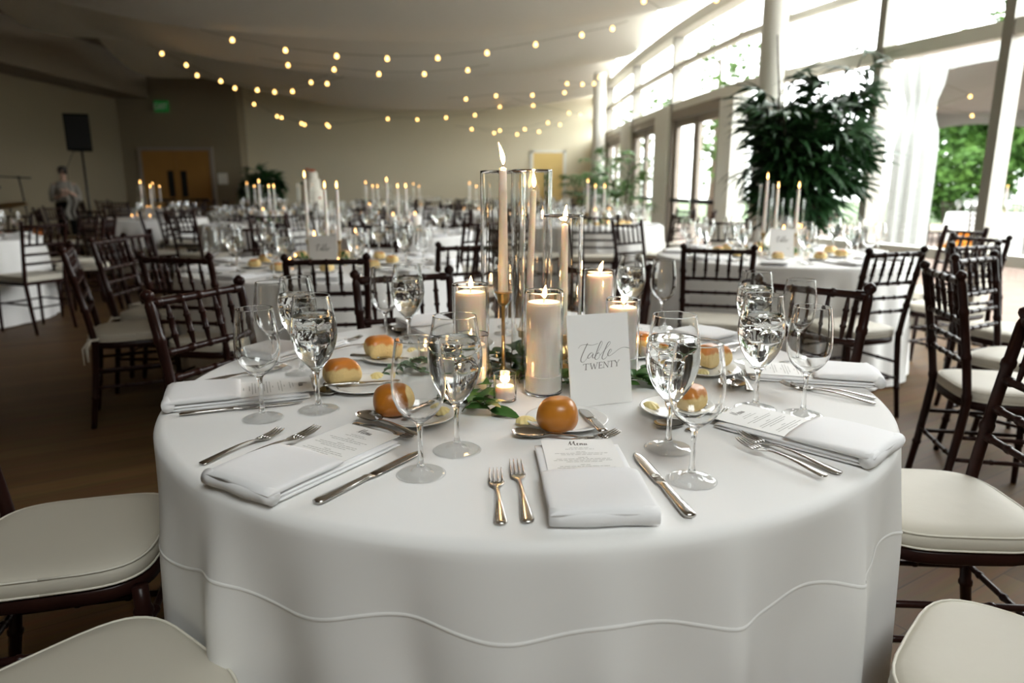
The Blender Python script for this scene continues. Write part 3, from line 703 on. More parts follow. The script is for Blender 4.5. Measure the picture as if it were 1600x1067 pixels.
def cyl_glass(name, r, h, m='crystal', n=56, base=.006, th=.0022):
    b = MB(); b.lathe([(0, .0006), (r - .003, .0006), (r, .003), (r, h - .001), (r - th / 2, h), (r - th, h - .001), (r - th, base + .003), (r - th - .003, base), (0, base)], n, cap=False)
    return tag(b.build(name, m), 'x', 'vase')

# leaves and sprigs
def leaf_mb(b, o, d, up, L, W, bend=.3, n=6):
    d = Vector(d).normalized(); up = Vector(up); s = d.cross(up).normalized(); up = s.cross(d); vs = []
    for i in range(n + 1):
        t = i / n; w = W * sin(pi * min(1, t ** .8)) ** .8 * .5; c = Vector(o) + d * L * t - up * bend * L * t * t
        for k in (-1, 0, 1): vs.append(c + s * w * k + up * abs(k) * w * .25)
    fs = []
    for i in range(n):
        for k in (0, 1): a = i * 3 + k; fs.append((a, a + 1, a + 4, a + 3))
    b.add(vs, fs)
# ------------------------------------------------------------------ the table in front
R0 = .812
RID = [(-75, .014, 4), (-63, -.010, 4), (-52, .016, 4), (-36, .030, 3.2), (-28, -.012, 4), (-20, .012, 4), (-12, -.016, 3), (-3, .012, 4), (7.5, .020, 3.5), (14, -.010, 3), (20.5, .022, 2.2), (30, -.014, 4), (39, .028, 2.6), (50, -.014, 4), (60, .016, 4), (74, .014, 5)]
def rho(a, drop):
    ph = math.degrees(atan2(cos(a + pi / 2 - pi / 2 + 0) * 0 + cos(a), -sin(a)))       # 0 = towards the camera, + = window side
    s = 0
    for p, am, w in RID:
        d = (ph - p + 180) % 360 - 180; s += am * math.exp(-(d / w) ** 2)
    if abs(ph) > 82: s += .012 * sin(17 * a) + .008 * sin(29 * a + 1)
    g = min(1, max(0, drop - .004) / .20) ** 1.1 * (1 + .35 * max(0, drop - .2))
    return R0 + .007 + .03 * drop + s * g
b = MB(); nth = 540; rows = []
for r, z in [(0, TZ), (.4, TZ), (.7, TZ), (R0 - .016, TZ), (R0 - .010, TZ - .0007), (R0 - .005, TZ - .0022), (R0, TZ - .0052), (R0 + .0045, TZ - .010), (R0 + .0068, TZ - .016)]:
    rows.append([(r * cos(2 * pi * k / nth), r * sin(2 * pi * k / nth), z) for k in range(nth)])
for i in range(1, 27):
    d = .016 + .724 * (i / 26) ** 1.25; rows.append([(rho(2 * pi * k / nth, d) * cos(2 * pi * k / nth), rho(2 * pi * k / nth, d) * sin(2 * pi * k / nth), TZ - d) for k in range(nth)])
b.loft(rows, cap=False); cl = b.build('tablecloth', 'linen'); tag(cl, 'white floor-length tablecloth on the round table numbered twenty', 'tablecloth')
b = MB(); rows = [[], [], []]
for k in range(nth):
    a = 2 * pi * k / nth; ph = math.degrees(atan2(cos(a), -sin(a)))
    z = TZ - .128 + .013 * cos(radians((ph + 14) * 16)) - .00007 * min(3600, ph * ph) * .25
    for q, (dz, e) in enumerate(((.0032, .0005), (0, .0018), (-.0032, .0005))):
        r = rho(a, TZ - z - dz) + e; rows[q].append((r * cos(a), r * sin(a), z + dz))
b.loft(rows, cap=False); b.build('hem_band', 'hem', cl)
t = thing('banquet_table', 'round banquet table hidden under the white cloth, carrying the table twenty card', 'table')
MB().lathe([(0, .715), (.79, .715), (.80, .72), (.80, .745), (0, .745)], 64, cap=False).build('tabletop', 'bark', t)
for sx in (-1, 1):
    for sy in (-1, 1): MB().tube([(sx * .35, sy * .35, .715), (sx * .4, sy * .4, 0)], .018, 8).build('leg', 'dark_metal', t)

def line(proto, end, tip, label, dz=0.0, Lp=None, tilt=0.0, flip=False):
    """lay a piece of cutlery with its handle end and direction measured in the room"""
    d = tip - end; a = atan2(d.y, d.x) - pi / 2
    o = proto.put((end.x, end.y, TZ + .0006 + dz), a, label); o.rotation_euler = (tilt, 0, a); return o
def axes(deg):
    a = radians(deg); r = Vector((cos(a), sin(a), 0)); return r, Vector((-sin(a), cos(a), 0))
# nine settings: direction of the seat from the table's centre and the words that find it
SET = [(-81, 'at the front setting facing the camera'), (-124, 'at the setting before the torn brown roll'), (-167, 'at the setting by the dark side of the hall'), (159, 'at the setting below the turned-away chair'), (117, 'at the setting behind the leafy sprig'), (77, 'at the setting behind the tall glass cylinders'),
       (38, 'at the far setting nearest the windows'), (2, 'at the window setting with crossed forks'), (-40, 'at the setting near the window side chair cushions')]
GP = {0: ((1044, 700), (1080, 750)), 1: ((714, 703), (658, 740)), 2: ((498, 640), (411, 653)), 3: ((472, 583), (432, 577)), 4: ((640, 543), (604, 534)), 7: ((1172, 566), (1240, 570)), 8: ((1180, 638), (1254, 648))}
for i, (deg, where) in enumerate(SET):
    r, tt = axes(deg)
    if i in GP: w, n = on(*GP[i][0]), on(*GP[i][1])
    else: w, n = r * .50 + tt * .17, r * .615 + tt * .185
    if i == 5: w = r * .50 + tt * .17
    if i == 6: w, n = Vector((.36, .60, 0)), Vector((.47, .62, 0))
    WG.put((w.x, w.y, TZ - .0010), random.uniform(0, 6), 'iced water goblet ' + where)
    WN.put((n.x, n.y, TZ - .0010), random.uniform(0, 6), 'empty stemmed wine glass ' + where)
# plates with rolls
PP = [((885, 662), (873, 678), 0), ((650, 655), (612, 652), -.1), ((570, 607), (531, 603), .3), ((615, 563), (592, 561), .2), None, None, None, ((1105, 582), (1117, 576), .4), ((1062, 645), (1078, 650), .5)]
mk = {0: roll_mb(2, .040, .066, .92, True), 1: roll_mb(3, .043, .062, .85, True)}
for i, (deg, where) in enumerate(SET):
    r, tt = axes(deg)
    if PP[i]: p, q = on(*PP[i][0]), on(*PP[i][1], TZ + .006); rot = PP[i][2]
    else: p = r * .375; q = r * .41 - tt * .02; rot = .4 * i
    PL.put((p.x, p.y, TZ + .0006), 0, 'white bread plate with a roll ' + where)
    z = TZ + .0058
    if i == 0: o = mk[0].build('bread_roll', 'whole_roll'); tag(o, 'glossy whole brown roll on the plate above the menu facing the camera', 'bread roll')
    elif i == 1: o = mk[1].build('bread_roll', 'side_torn_roll'); tag(o, 'brown roll with one pale torn side seen through the wine glass', 'bread roll')
    else:
        o = roll_mb(10 + i, .039, .060, .5).build('bread_roll', 'torn_roll'); tag(o, 'pale torn roll with golden top ' + where, 'bread roll')
    q = Vector((q.x, q.y, 0)) + Vector((0, .02, 0)) if PP[i] else q
    o.location = (q.x, q.y, z); o.rotation_euler = (0, 0, rot + .3)
    bp = {0: (822, 660), 1: (700, 0), 2: (590, 590), 3: (641, 550), 7: (1100, 585), 8: (1016, 637)}.get(i)
    bpos = on(*bp, TZ + .006) if bp and i != 1 else p - r * .045 + tt * .03
    BU.put((bpos.x, bpos.y, TZ + .0075), i, 'ridged butter pat ' + where)
CUT = [  # proto, handle end, tip, label, lift, tilt
 (SF, (783, 823), (772, 724), 'short salad fork, outermost before the camera facing napkin', 0, 0), (DF, (825, 820), (797, 690), 'long dinner fork beside the camera facing napkin', 0, 0),
 (DK, (1080, 812), (988, 706), 'dinner knife between the camera facing napkin and two glass feet', 0, 0), (ES, (945, 692), (812, 682), 'dessert spoon tucked under the rim of the whole brown roll plate', 0, 0),
 (EF, (848, 704), (985, 677), 'dessert fork lying above the camera facing menu', 0, 0), (BK, (943, 688), (906, 642), 'butter knife resting across the plate of the whole brown roll', .0125, -.04),
 (SF, (314, 728), (452, 672), 'salad fork lying on the cloth before the torn brown roll setting', 0, 0), (DF, (338, 745), (512, 680), 'dinner fork propped on the napkin before the torn brown roll', .008, .03),
 (DK, (493, 790), (668, 703), 'dinner knife by the wine glass at the front dark side of the table', 0, 0), (ES, (652, 690), (556, 655), 'dessert spoon below the plate of the brown torn roll', .009, 0), (EF, (553, 664), (668, 694), 'dessert fork crossed under a spoon below the torn brown roll', 0, 0),
 (BK, (632, 664), (703, 628), 'butter knife across the plate of the torn brown roll', .0125, -.04),
 (SF, (308, 600), (440, 581), 'salad fork above the folded napkin on the dark side', 0, 0), (DF, (320, 602), (478, 570), 'dinner fork above the folded napkin on the dark side', .001, 0), (DK, (280, 650), (478, 630), 'dinner knife under the stacked napkin on the dark side', 0, 0),
 (EF, (490, 588), (486, 630), 'dessert fork behind the stem of the iced goblet on the dark side', 0, 0), (ES, (508, 590), (516, 626), 'dessert spoon beside the stem of the iced goblet on the dark side', 0, 0), (BK, (505, 612), (612, 603), 'butter knife across the plate with the pale torn roll on the dark side', .0125, -.03),
 (SF, (490, 545), (575, 527), 'salad fork behind the two torn rolls', 0, 0), (DF, (498, 555), (592, 537), 'dinner fork behind the two torn rolls', .001, 0), (BK, (548, 565), (640, 567), 'butter knife across the second torn roll plate', .0125, -.03),
 (ES, (600, 508), (655, 535), 'dessert spoon behind the far torn roll by the white napkin', 0, 0), (EF, (620, 505), (668, 535), 'dessert fork behind the far torn roll by the white napkin', 0, 0),
 (DF, (1368, 633), (1192, 597), 'dinner fork under the pointed napkin by the window', 0, 0), (SF, (1368, 624), (1240, 606), 'salad fork under the pointed napkin by the window', 0, 0),
 (EF, (1171, 613), (1149, 568), 'small fork standing behind the stem of the iced goblet by the window', 0, 0), (ES, (1140, 580), (1150, 607), 'dessert spoon lying behind the stem of the iced goblet by the window', 0, 0),
 (DF, (1314, 743), (1110, 664), 'dinner fork nearer the window side napkin', 0, 0), (SF, (1290, 754), (1134, 690), 'salad fork with its tines over the other by the window side napkin', .007, 0),
 (EF, (1075, 676), (1160, 632), 'dessert fork beside the goblet above the window side menu', 0, 0), (ES, (1140, 655), (1060, 666), 'dessert spoon below the window side plate', 0, 0), (BK, (1105, 650), (1016, 612), 'butter knife lying under the torn roll on the window side plate', .0125, -.03)]
for pr, e, tpx, lab, dz, ti in CUT: line(pr, on(*e), on(*tpx), lab, dz, None, ti)
for i in (5, 6):
    r, tt = axes(SET[i][0]); w = SET[i][1]
    line(DF, r * .78 - tt * .115, r * .57 - tt * .115, 'dinner fork ' + w); line(SF, r * .77 - tt * .155, r * .59 - tt * .155, 'salad fork ' + w); line(DK, r * .78 + tt * .12, r * .53 + tt * .12, 'dinner knife ' + w)
for i in (4,):
    r, tt = axes(SET[i][0]); line(DK, r * .78 + tt * .115, r * .53 + tt * .115, 'dinner knife ' + SET[i][1])
# napkins and menus: outer fold and card end
NP = [((951, 822), (898, 698)), ((369, 778), (590, 682)), ((262, 632), (462, 612)), ((398, 566), (508, 536)), None, None, None, ((1368, 596), (1168, 583)), ((1386, 718), (1168, 662))]
for i, (deg, where) in enumerate(SET):
    r, tt = axes(deg)
    if NP[i]: a, c = on(*NP[i][0]), on(*NP[i][1]); d = (c - a); d.z = 0; d.normalize()
    else: a = r * .785; d = -r
    if i == 0: a = Vector((.1, -.775, TZ)) ; d = (Vector((.086, -.475, TZ)) - a).normalized()
    ang = atan2(d.y, d.x) - pi / 2
    o = NAPS[i % 3].put((a.x, a.y, TZ + .0008), ang, 'folded white napkin holding a menu ' + where)
    m = MC.put((a.x + d.x * .004, a.y + d.y * .004, TZ + .0012), ang, 'menu card tucked in the napkin ' + where)

# table number card
a, c = on(893, 638), on(988, 628); a.z = c.z = TZ + .0008; ux = (c - a).normalized(); W = (c - a).length
lean = Vector((-ux.y, ux.x, 0)); up = (Vector((0, 0, 1)) + lean * .20).normalized(); H_ = .197; nz = ux.cross(up)
T = Matrix((( ux.x, up.x, -nz.x, a.x), (ux.y, up.y, -nz.y, a.y), (ux.z, up.z, -nz.z, a.z), (0, 0, 0, 1)))
tc = thing('table_number_card', 'white card reading table twenty leaning against a candle vase', 'table number card', (0, 0, 0)); tc.matrix_world = T
MB().box(0, W, 0, H_, -.0001, .004).build('card', 'paper', tc)
def cp(px, py):      # measured on an upright close-up of the card
    x = px - (155 + (py - 105) * .106); return Vector((x / 615 * W, (1 - (py - (105 - .047 * x)) / 940) * H_))
Tc = lambda p: (p.x, p.y, -.0004)
b = MB()
for st in [[(292, 440), (310, 415), (350, 405), (420, 412), (455, 406), (485, 396)], [(380, 392), (355, 450), (326, 530), (322, 572), (345, 584), (372, 560), (395, 520)],
           [(440, 497), (422, 490), (400, 510), (388, 535), (398, 546), (420, 530), (440, 500), (434, 532), (444, 544), (466, 528)],
           [(466, 528), (500, 460), (527, 395), (518, 375), (502, 400), (476, 480), (460, 545), (478, 560), (500, 543), (508, 512), (496, 492), (478, 505)],
           [(508, 520), (560, 460), (606, 400), (600, 381), (580, 402), (550, 480), (532, 540), (546, 562), (572, 545)],
           [(572, 545), (606, 500), (626, 470), (612, 459), (594, 490), (588, 518), (606, 528), (642, 505), (700, 460), (752, 443), (808, 455)]]:
    scrawl(b, [cp(*p) for p in st], .00065, Tc, 6)
b.build('script_word', 'ink', tc)
b = MB()
def seg(x0, y0, x1, y1, w):
    p, q = cp(x0, y0), cp(x1, y1); d = (q - p).normalized(); n_ = Vector((-d.y, d.x)) * w * W / 615 / 2
    b.add([Tc(p - n_), Tc(q - n_), Tc(q + n_), Tc(p + n_)], [(0, 1, 2, 3)], False)
def bl(x): return 666 - (x - 365) * .088
def cap(x, segs, w):
    for x0, v0, x1, v1, t in segs: xa, xb = x + x0 * w, x + x1 * w; seg(xa, bl(xa) - 64 * v0, xb, bl(xb) - 64 * v1, t)
TH, TN = 7.5, 3.2
cap(348, [(0, .97, 1, .97, TN), (.02, .97, .0, .78, TN), (.98, .97, 1.0, .78, TN), (.5, 0, .5, 1, TH), (.32, .02, .68, .02, TN)], 56)
cap(410, [(0, .98, .25, .98, TN), (.1, 1, .33, 0, TH), (.33, 0, .52, .85, TN), (.5, .9, .70, 0, TH), (.70, 0, .93, 1, TN), (.82, .98, 1.02, .98, TN)], 84)
cap(502, [(.15, 0, .15, 1, TH), (0, .02, .9, .02, TN), (0, .98, .85, .98, TN), (.15, .52, .65, .52, TN), (.9, .02, .92, .2, TN), (.85, .98, .85, .82, TN), (.65, .42, .65, .62, TN)], 42)
cap(548, [(.12, 0, .12, 1, TN), (.1, 1, .86, 0, TH), (.86, 0, .86, 1, TN), (0, .02, .25, .02, TN), (0, .98, .16, .98, TN), (.74, .98, 1, .98, TN)], 56)
cap(608, [(0, .97, 1, .97, TN), (.02, .97, .0, .78, TN), (.98, .97, 1.0, .78, TN), (.5, 0, .5, 1, TH), (.32, .02, .68, .02, TN)], 48)
cap(660, [(.05, 1, .5, .48, TH), (.5, .48, .93, 1, TN), (.5, 0, .5, .48, TH), (-.06, .98, .22, .98, TN), (.8, .98, 1.06, .98, TN), (.34, .02, .66, .02, TN)], 50)
b.build('capitals', 'ink', tc)

# centrepiece
def vase(x, y, r, h, lab, name='glass_cylinder', m='crystal'):
    o = cyl_glass(name, r, h, m); tag(o, lab, 'glass vase'); o.location = (x, y, TZ + .0006); return o
PV = [(.042, -.128, .044, .236, .038, .205, 'in front, beside the table number card'), (-.126, -.047, .043, .240, .036, .215, 'behind the iced goblet, beside the tallest cylinder'), (.205, .19, .042, .245, .036, .225, 'behind the table number card, the higher one'), (.245, .035, .042, .192, .035, .165, 'half hidden by the table number card'), (-.116, -.157, .036, .145, .030, .115, 'low, seen through the iced water goblet')]
for i, (x, y, r, h, cr, chh, w) in enumerate(PV):
    vase(x, y, r, h, 'clear glass cylinder round a pillar candle ' + w)
    o = candle('pillar_candle', cr, cr, chh, .030, random.uniform(-.15, .25), 40); tag(o, 'lit white pillar candle ' + w, 'candle'); o.location = (x, y, TZ + .0075)
    MB().lathe([(cr * .5, 0), (r - .0035, 0), (r - .0035, .038 if i < 4 else .01), (cr * .9, .038 if i < 4 else .01)], 40, cap=False).build('wax_base', 'wax', o)
TV = [(-.0505, .020, .0535, .497, .052), (.021, .128, .0505, .502, .05), (.096, .058, .0485, .394, .05)]
tw = ['tallest lit taper rising above its glass cylinder on a brass holder', 'thin taper in the cylinder behind the tallest candle', 'shorter lit taper in the lowest of three tall cylinders']
vw = ['tall clear glass cylinder round the tallest taper', 'tall clear glass cylinder behind the tallest taper', 'shorter clear glass cylinder of the three around tapers']
def holder(h, lab, r=.0048, fat=False):
    b = MB()
    if not fat: pr = [(0, 0), (.034, 0), (.035, .003), (.028, .006), (.010, .011), (.006, .018), (r, .03), (r * .92, h - .05), (r * 1.1, h - .034), (.010, h - .031), (.0135, h - .026), (.0145, h - .018), (.0165, h - .003), (.022, h - .002), (.022, h), (.012, h), (.012, h - .01), (0, h - .01)]
    else: pr = [(0, 0), (.036, 0), (.037, .004), (.026, .010), (.012, .016), (.009, .026), (.016, .036), (.019, .044), (.014, .054), (.008, .062), (.010, .072), (.020, h - .02), (.022, h - .006), (.026, h - .002), (.026, h), (.012, h), (.012, h - .01), (0, h - .01)]
    b.lathe(pr, 28, cap=False); return tag(b.build('candlestick', 'brass'), lab, 'candle holder')
for i, (x, y, r, h, _) in enumerate(TV): vase(x, y, r, h, vw[i])
t0 = deep(787, 456, TV[0][1]).z; top0 = deep(787, 262, TV[0][1]).z
o = holder(t0 - TZ - .007, 'slim brass candlestick under the tallest taper'); o.location = (TV[0][0], TV[0][1], TZ + .0075)
o = candle('taper_candle', .0125, .0088, top0 - t0 + .008, .052, -.22); tag(o, tw[0], 'candle'); o.location = (TV[0][0], TV[0][1], t0 - .008)
t1 = deep(803, 514, .128).z; top1 = deep(811, 297, .128).z
o = holder(t1 - TZ - .007, 'stout brass candlestick under the thin taper', fat=True); o.location = (TV[1][0] - .009, TV[1][1], TZ + .0075)
o = candle('taper_candle', .0105, .0072, top1 - t1 + .008, .042, -.1); tag(o, tw[1], 'candle'); o.location = (TV[1][0] - .009, TV[1][1], t1 - .008); o.rotation_euler = (0, .036, 0)
t2 = TZ + .10; top2 = deep(866, 350, .058).z
o = holder(.0925, 'stout brass candlestick under the shorter taper', fat=True); o.location = (TV[2][0] + .004, TV[2][1], TZ + .0075)
o = candle('taper_candle', .0105, .0078, top2 - t2 + .008, .040, .05); tag(o, tw[2], 'candle'); o.location = (TV[2][0] + .004, TV[2][1], t2 - .008)
for k, (px, py, r, w) in enumerate([(789, 626, .0255, 'before the brass candlestick'), (752, 605, .0245, 'between the goblet and the brass candlestick'), (668, 566, .024, 'beside the leafy sprig'), (1012, 560, .024, 'behind the leaves by the table number card')]):
    p = on(px, py); o = cyl_glass('votive_glass', r, .064, 'crystal', 40, .005, .002); tag(o, 'short clear votive glass ' + w, 'votive glass'); o.location = (p.x, p.y, TZ + .0006)
    c = candle('tealight_candle', r - .0045, r - .0045, .030, .020, 0, 28); tag(c, 'lit votive candle ' + w, 'candle'); c.location = (p.x, p.y, TZ + .0062)
# greenery laid around the candles
def sprig(px, py, ang, n, L, W, lab, m='leaf', ln=.10, seed=0, z=0.0, rise=.02):
    R = random.Random(seed); p = on(px, py); t = thing('greenery_sprig', lab, 'greenery', (p.x, p.y, TZ + .003 + z), ang)
    pts = [(ln * i / 6, .012 * sin(i), .004 + rise * sin(pi * i / 6)) for i in range(7)]; MB().tube(pts, [.0014 - .00012 * i for i in range(7)], 6).build('twig', 'stem', t)
    b = MB()
    for k in range(n):
        f = (k + .6) / n; q = Vector(pts[min(5, int(f * 6))]).lerp(Vector(pts[min(6, int(f * 6) + 1)]), f * 6 % 1); s = 1 if k % 2 else -1
        a = s * R.uniform(.5, 1.1); leaf_mb(b, q, (cos(a), sin(a), R.uniform(-.05, .45)), (R.gauss(0, .25), R.gauss(0, .25), 1), L * R.uniform(.8, 1.15), W * R.uniform(.85, 1.1), R.uniform(.1, .35))
    leaf_mb(b, pts[-1], (1, 0, .1), (0, 0, 1), L, W, .3); b.build('foliage', m, t); return t
SP = [(712, 618, .15, 5, .066, .034, 'dark broad leaves on a sprig before the two votive glasses', 'leaf', .06), (722, 648, .1, 4, .055, .030, 'broad leaved sprig curling on the cloth by the goblet foot', 'leaf', .06), (690, 632, .35, 4, .055, .03, 'glossy leaved sprig beside the torn brown roll plate', 'leaf', .06),
      (812, 603, .9, 4, .052, .028, 'leaf sprig between the votive and the front pillar candle', 'leaf', .04), (596, 588, .1, 14, .030, .016, 'small leaved grey green sprig near the torn rolls', 'grey_leaf', .10), (628, 580, .3, 18, .032, .017, 'clustered grey green sprig behind the wine glass bowl', 'grey_leaf', .09),
      (975, 608, .35, 8, .044, .028, 'leafy sprig coming out behind the table number card', 'leaf', .06), (990, 592, -.1, 8, .044, .028, 'leaf cluster beside the window side bread plate', 'leaf', .06), (868, 612, 1.0, 5, .05, .03, 'leaves squeezed between the pillar candle and the card', 'leaf', .05),
      (765, 592, 1.4, 9, .048, .034, 'grey green leaves standing behind the slim brass candlestick', 'grey_leaf', .08), (800, 585, 1.2, 9, .05, .034, 'grey green sprig around the stout brass candlestick', 'grey_leaf', .09), (752, 575, 1.9, 8, .046, .032, 'grey green leaves between two cylinders', 'grey_leaf', .08), (815, 590, .9, 8, .055, .030, 'dark leaves behind the front pillar candle', 'leaf', .07),
      (730, 560, 2.6, 7, .046, .028, 'leaf sprig at the back of the pillar candle behind the goblet', 'leaf', .09), (880, 585, .9, 7, .05, .03, 'leaf sprig behind the table number card', 'leaf', .09), (840, 560, .3, 8, .05, .03, 'leaf sprig among the feet of the tall cylinders', 'grey_leaf', .09)]
for i, s in enumerate(SP):
    px, py, a, n, L, W_, lab, m, ln = s; n = int(n * 1.5) + 1; L *= 1.1; W_ *= 1.1; up_ = .055 if i in (9, 10, 11, 12, 15) else .022; sprig(px, py, a, n, L, W_, lab, m, ln, i, 0, up_)
# light of the candles on this table
def flame_light(x, y, z, e=.35):
    l = bpy.data.lights.new('candle_light', 'POINT'); l.energy = e; l.color = (1, .55, .22); l.shadow_soft_size = .012; o = bpy.data.objects.new('candle_light', l); C.objects.link(o); o.location = (x, y, z)
flame_light(TV[0][0], TV[0][1], top0 + .03, .5)
for x, y, r, h, cr, chh, w in PV[:4]: flame_light(x, y, TZ + chh + .03)
flame_light(TV[2][0], TV[2][1], top2 + .02); p = on(789, 626); flame_light(p.x, p.y, TZ + .052, .2)

# chairs round this table: from the tops of their back posts
def chair_at(p, q, z=.935, proto=None, label='', group=None, out=0.0):
    """p, q: photo positions of the left and right back-post tops; the seat lies away from them"""
    a, c = on(*p, .92), on(*q, .92); m = (a + c) / 2; d = (c - a).normalized(); f = Vector((-d.y, d.x, 0)); return m, f
PLACED = []
def place(proto, x, y, face, label, group=None):
    PLACED.append((x, y, .46))
    return _place(proto, x, y, face, label, group)
def _place(proto, x, y, face, label, group=None):
    """centre of the seat and the direction it faces, in degrees"""
    return proto.put((x, y, 0), radians(face) - pi / 2, label, group)
def by_posts(proto, p, q, target, label, group=None, out=.0):
    m, f = chair_at(p, q); d = Vector((target[0] - m.x, target[1] - m.y, 0)).normalized()
    if f.dot(d) < 0: f = -f
    o = m + f * (.27 - out); return place(proto, o.x, o.y, math.degrees(atan2(f.y, f.x)), label, group)
by_posts(CH, (222, 453), (372, 430), (0, 0), 'dark chair turned slightly aside at the dark side of table twenty')
by_posts(CH, (554, 421), (700, 414), (0, 0), 'dark chair behind table twenty with reddish post beside the goblet')
by_posts(CH, (882, 405), (1020, 412), (0, 0), 'dark chair behind table twenty seen through the glass cylinders')
by_posts(CH, (1195, 427), (1355, 441), (0, 0), 'dark chair behind table twenty on the window side of the wine glasses')
place(CH, .99, -.10, 176, 'dark chair with ivory cushion beside table twenty nearest the windows')
place(CH, .78, -.74, 137, 'ivory cushioned chair at the front of table twenty on the window side, mostly cut off')
place(CH, -.99, -.27, 15, 'ivory cushioned chair tucked at the shaded side of table twenty')
place(CH, -.66, -.79, 52, 'ivory cushioned chair at the shaded front of table twenty, mostly cut off')
# ------------------------------------------------------------------ other tables
R1 = .82
CLO = [cloth_mesh(R1, TZ, 13, .022, 150, .05, s) for s in (1, 2, 3)]
CLP = [Proto(tag(c.build('tablecloth', 'linen'), 'x', 'tablecloth')) for c in CLO]
FR = [proto_obj('bread_roll', roll_mb(20 + s, .037, .048, .6), 'torn_roll', 'bread roll') for s in (0, 1)]
FP = proto_obj('bread_plate', MB().lathe([(0, 0), (.046, 0), (.0825, .012), (.08, .0135), (.045, .0045), (0, .0045)], 24, cap=False), 'china', 'plate')
nb = MB(); slab(nb, -.075, .075, 0, .30, .0005, .010, ny=6); slab(nb, -.077, .077, 0, .155, .0105, .024, .001, ny=6); FN = proto_obj('napkin', nb, 'napkin', 'napkin')
def far_candle(name, r0, r1, h, fl):
    return Proto(candle(name, r0, r1, h, fl, 0, 12, False, 'far_flame'))
FT = [far_candle('taper_candle', .012, .009, hh, .045) for hh in (.30, .36)]
FPI = far_candle('pillar_candle', .037, .037, .17, .035); FTL = far_candle('tealight_candle', .022, .022, .03, .024)
FV = [Proto(tag(MB().lathe([(0, .001), (r, .001), (r, h)], 24, cap=False).build('glass_cylinder', 'vase_glass'), 'x', 'glass vase')) for r, h in ((.05, .48), (.048, .38), (.044, .22), (.026, .065))]
hb = MB(); hb.lathe([(0, 0), (.034, 0), (.03, .005), (.006, .014), (.005, .12), (.012, .13), (.018, .145), (0, .145)], 14, cap=False); FH = proto_obj('candlestick', hb, 'brass', 'candle holder')
gb = MB(); RG = random.Random(5)
for k in range(110):
    while 1:
        a = RG.uniform(0, 6.28); q = RG.uniform(.03, .24); c0 = Vector((q * cos(a), q * sin(a) * .85, RG.uniform(.008, .05))); dv = Vector((RG.gauss(0, 1), RG.gauss(0, 1), RG.uniform(.2, .7))).normalized(); c1 = c0 + dv * .05
        if all(hypot(c.x - vx, c.y - vy) > vr for c in (c0, c1, (c0 + c1) / 2) for vx, vy, vr in ((-.10, .03, .066), (0, .09, .064), (.10, -.02, .064), (-.02, -.12, .058), (.17, .10, .058), (-.17, -.13, .04), (.13, -.19, .04), (-.2, .08, .04), (.02, -.12, .02))): break
    leaf_mb(gb, c0, dv, (0, 0, 1), .05, .024, .1, 3)
FG = proto_obj('greenery_ring', gb, 'leaf', 'greenery')
kb = MB().box(-.08, .08, -.003, .003, 0, .19, Matrix.Rotation(-.15, 4, 'X')); ko = kb.build('table_number_card', 'paper'); b = MB()
TT = lambda p: (p.x * .07 - .045, -.0045 - p.y * 0, .10 + p.y * .07)
for st in [[(0, .4), (.3, .5), (.5, .45)], [(.3, .6), (.15, .1), (.3, .05)], [(.5, .3), (.4, .05), (.5, .3), (.55, .05), (.7, .6), (.65, .05), (.8, .2), (.9, .6), (.85, .05), (1.0, .2), (1.1, .3), (1.0, .05), (1.3, .3)]]: scrawl(b, [Vector(p) for p in st], .035, lambda p: (p.x * .07 - .045, -.0042 + math.tan(.15) * (.10 + p.y * .07), .10 + p.y * .07))
b.build('script_word', 'pale_ink', ko); FK = Proto(tag(ko, 'x', 'table number card'))

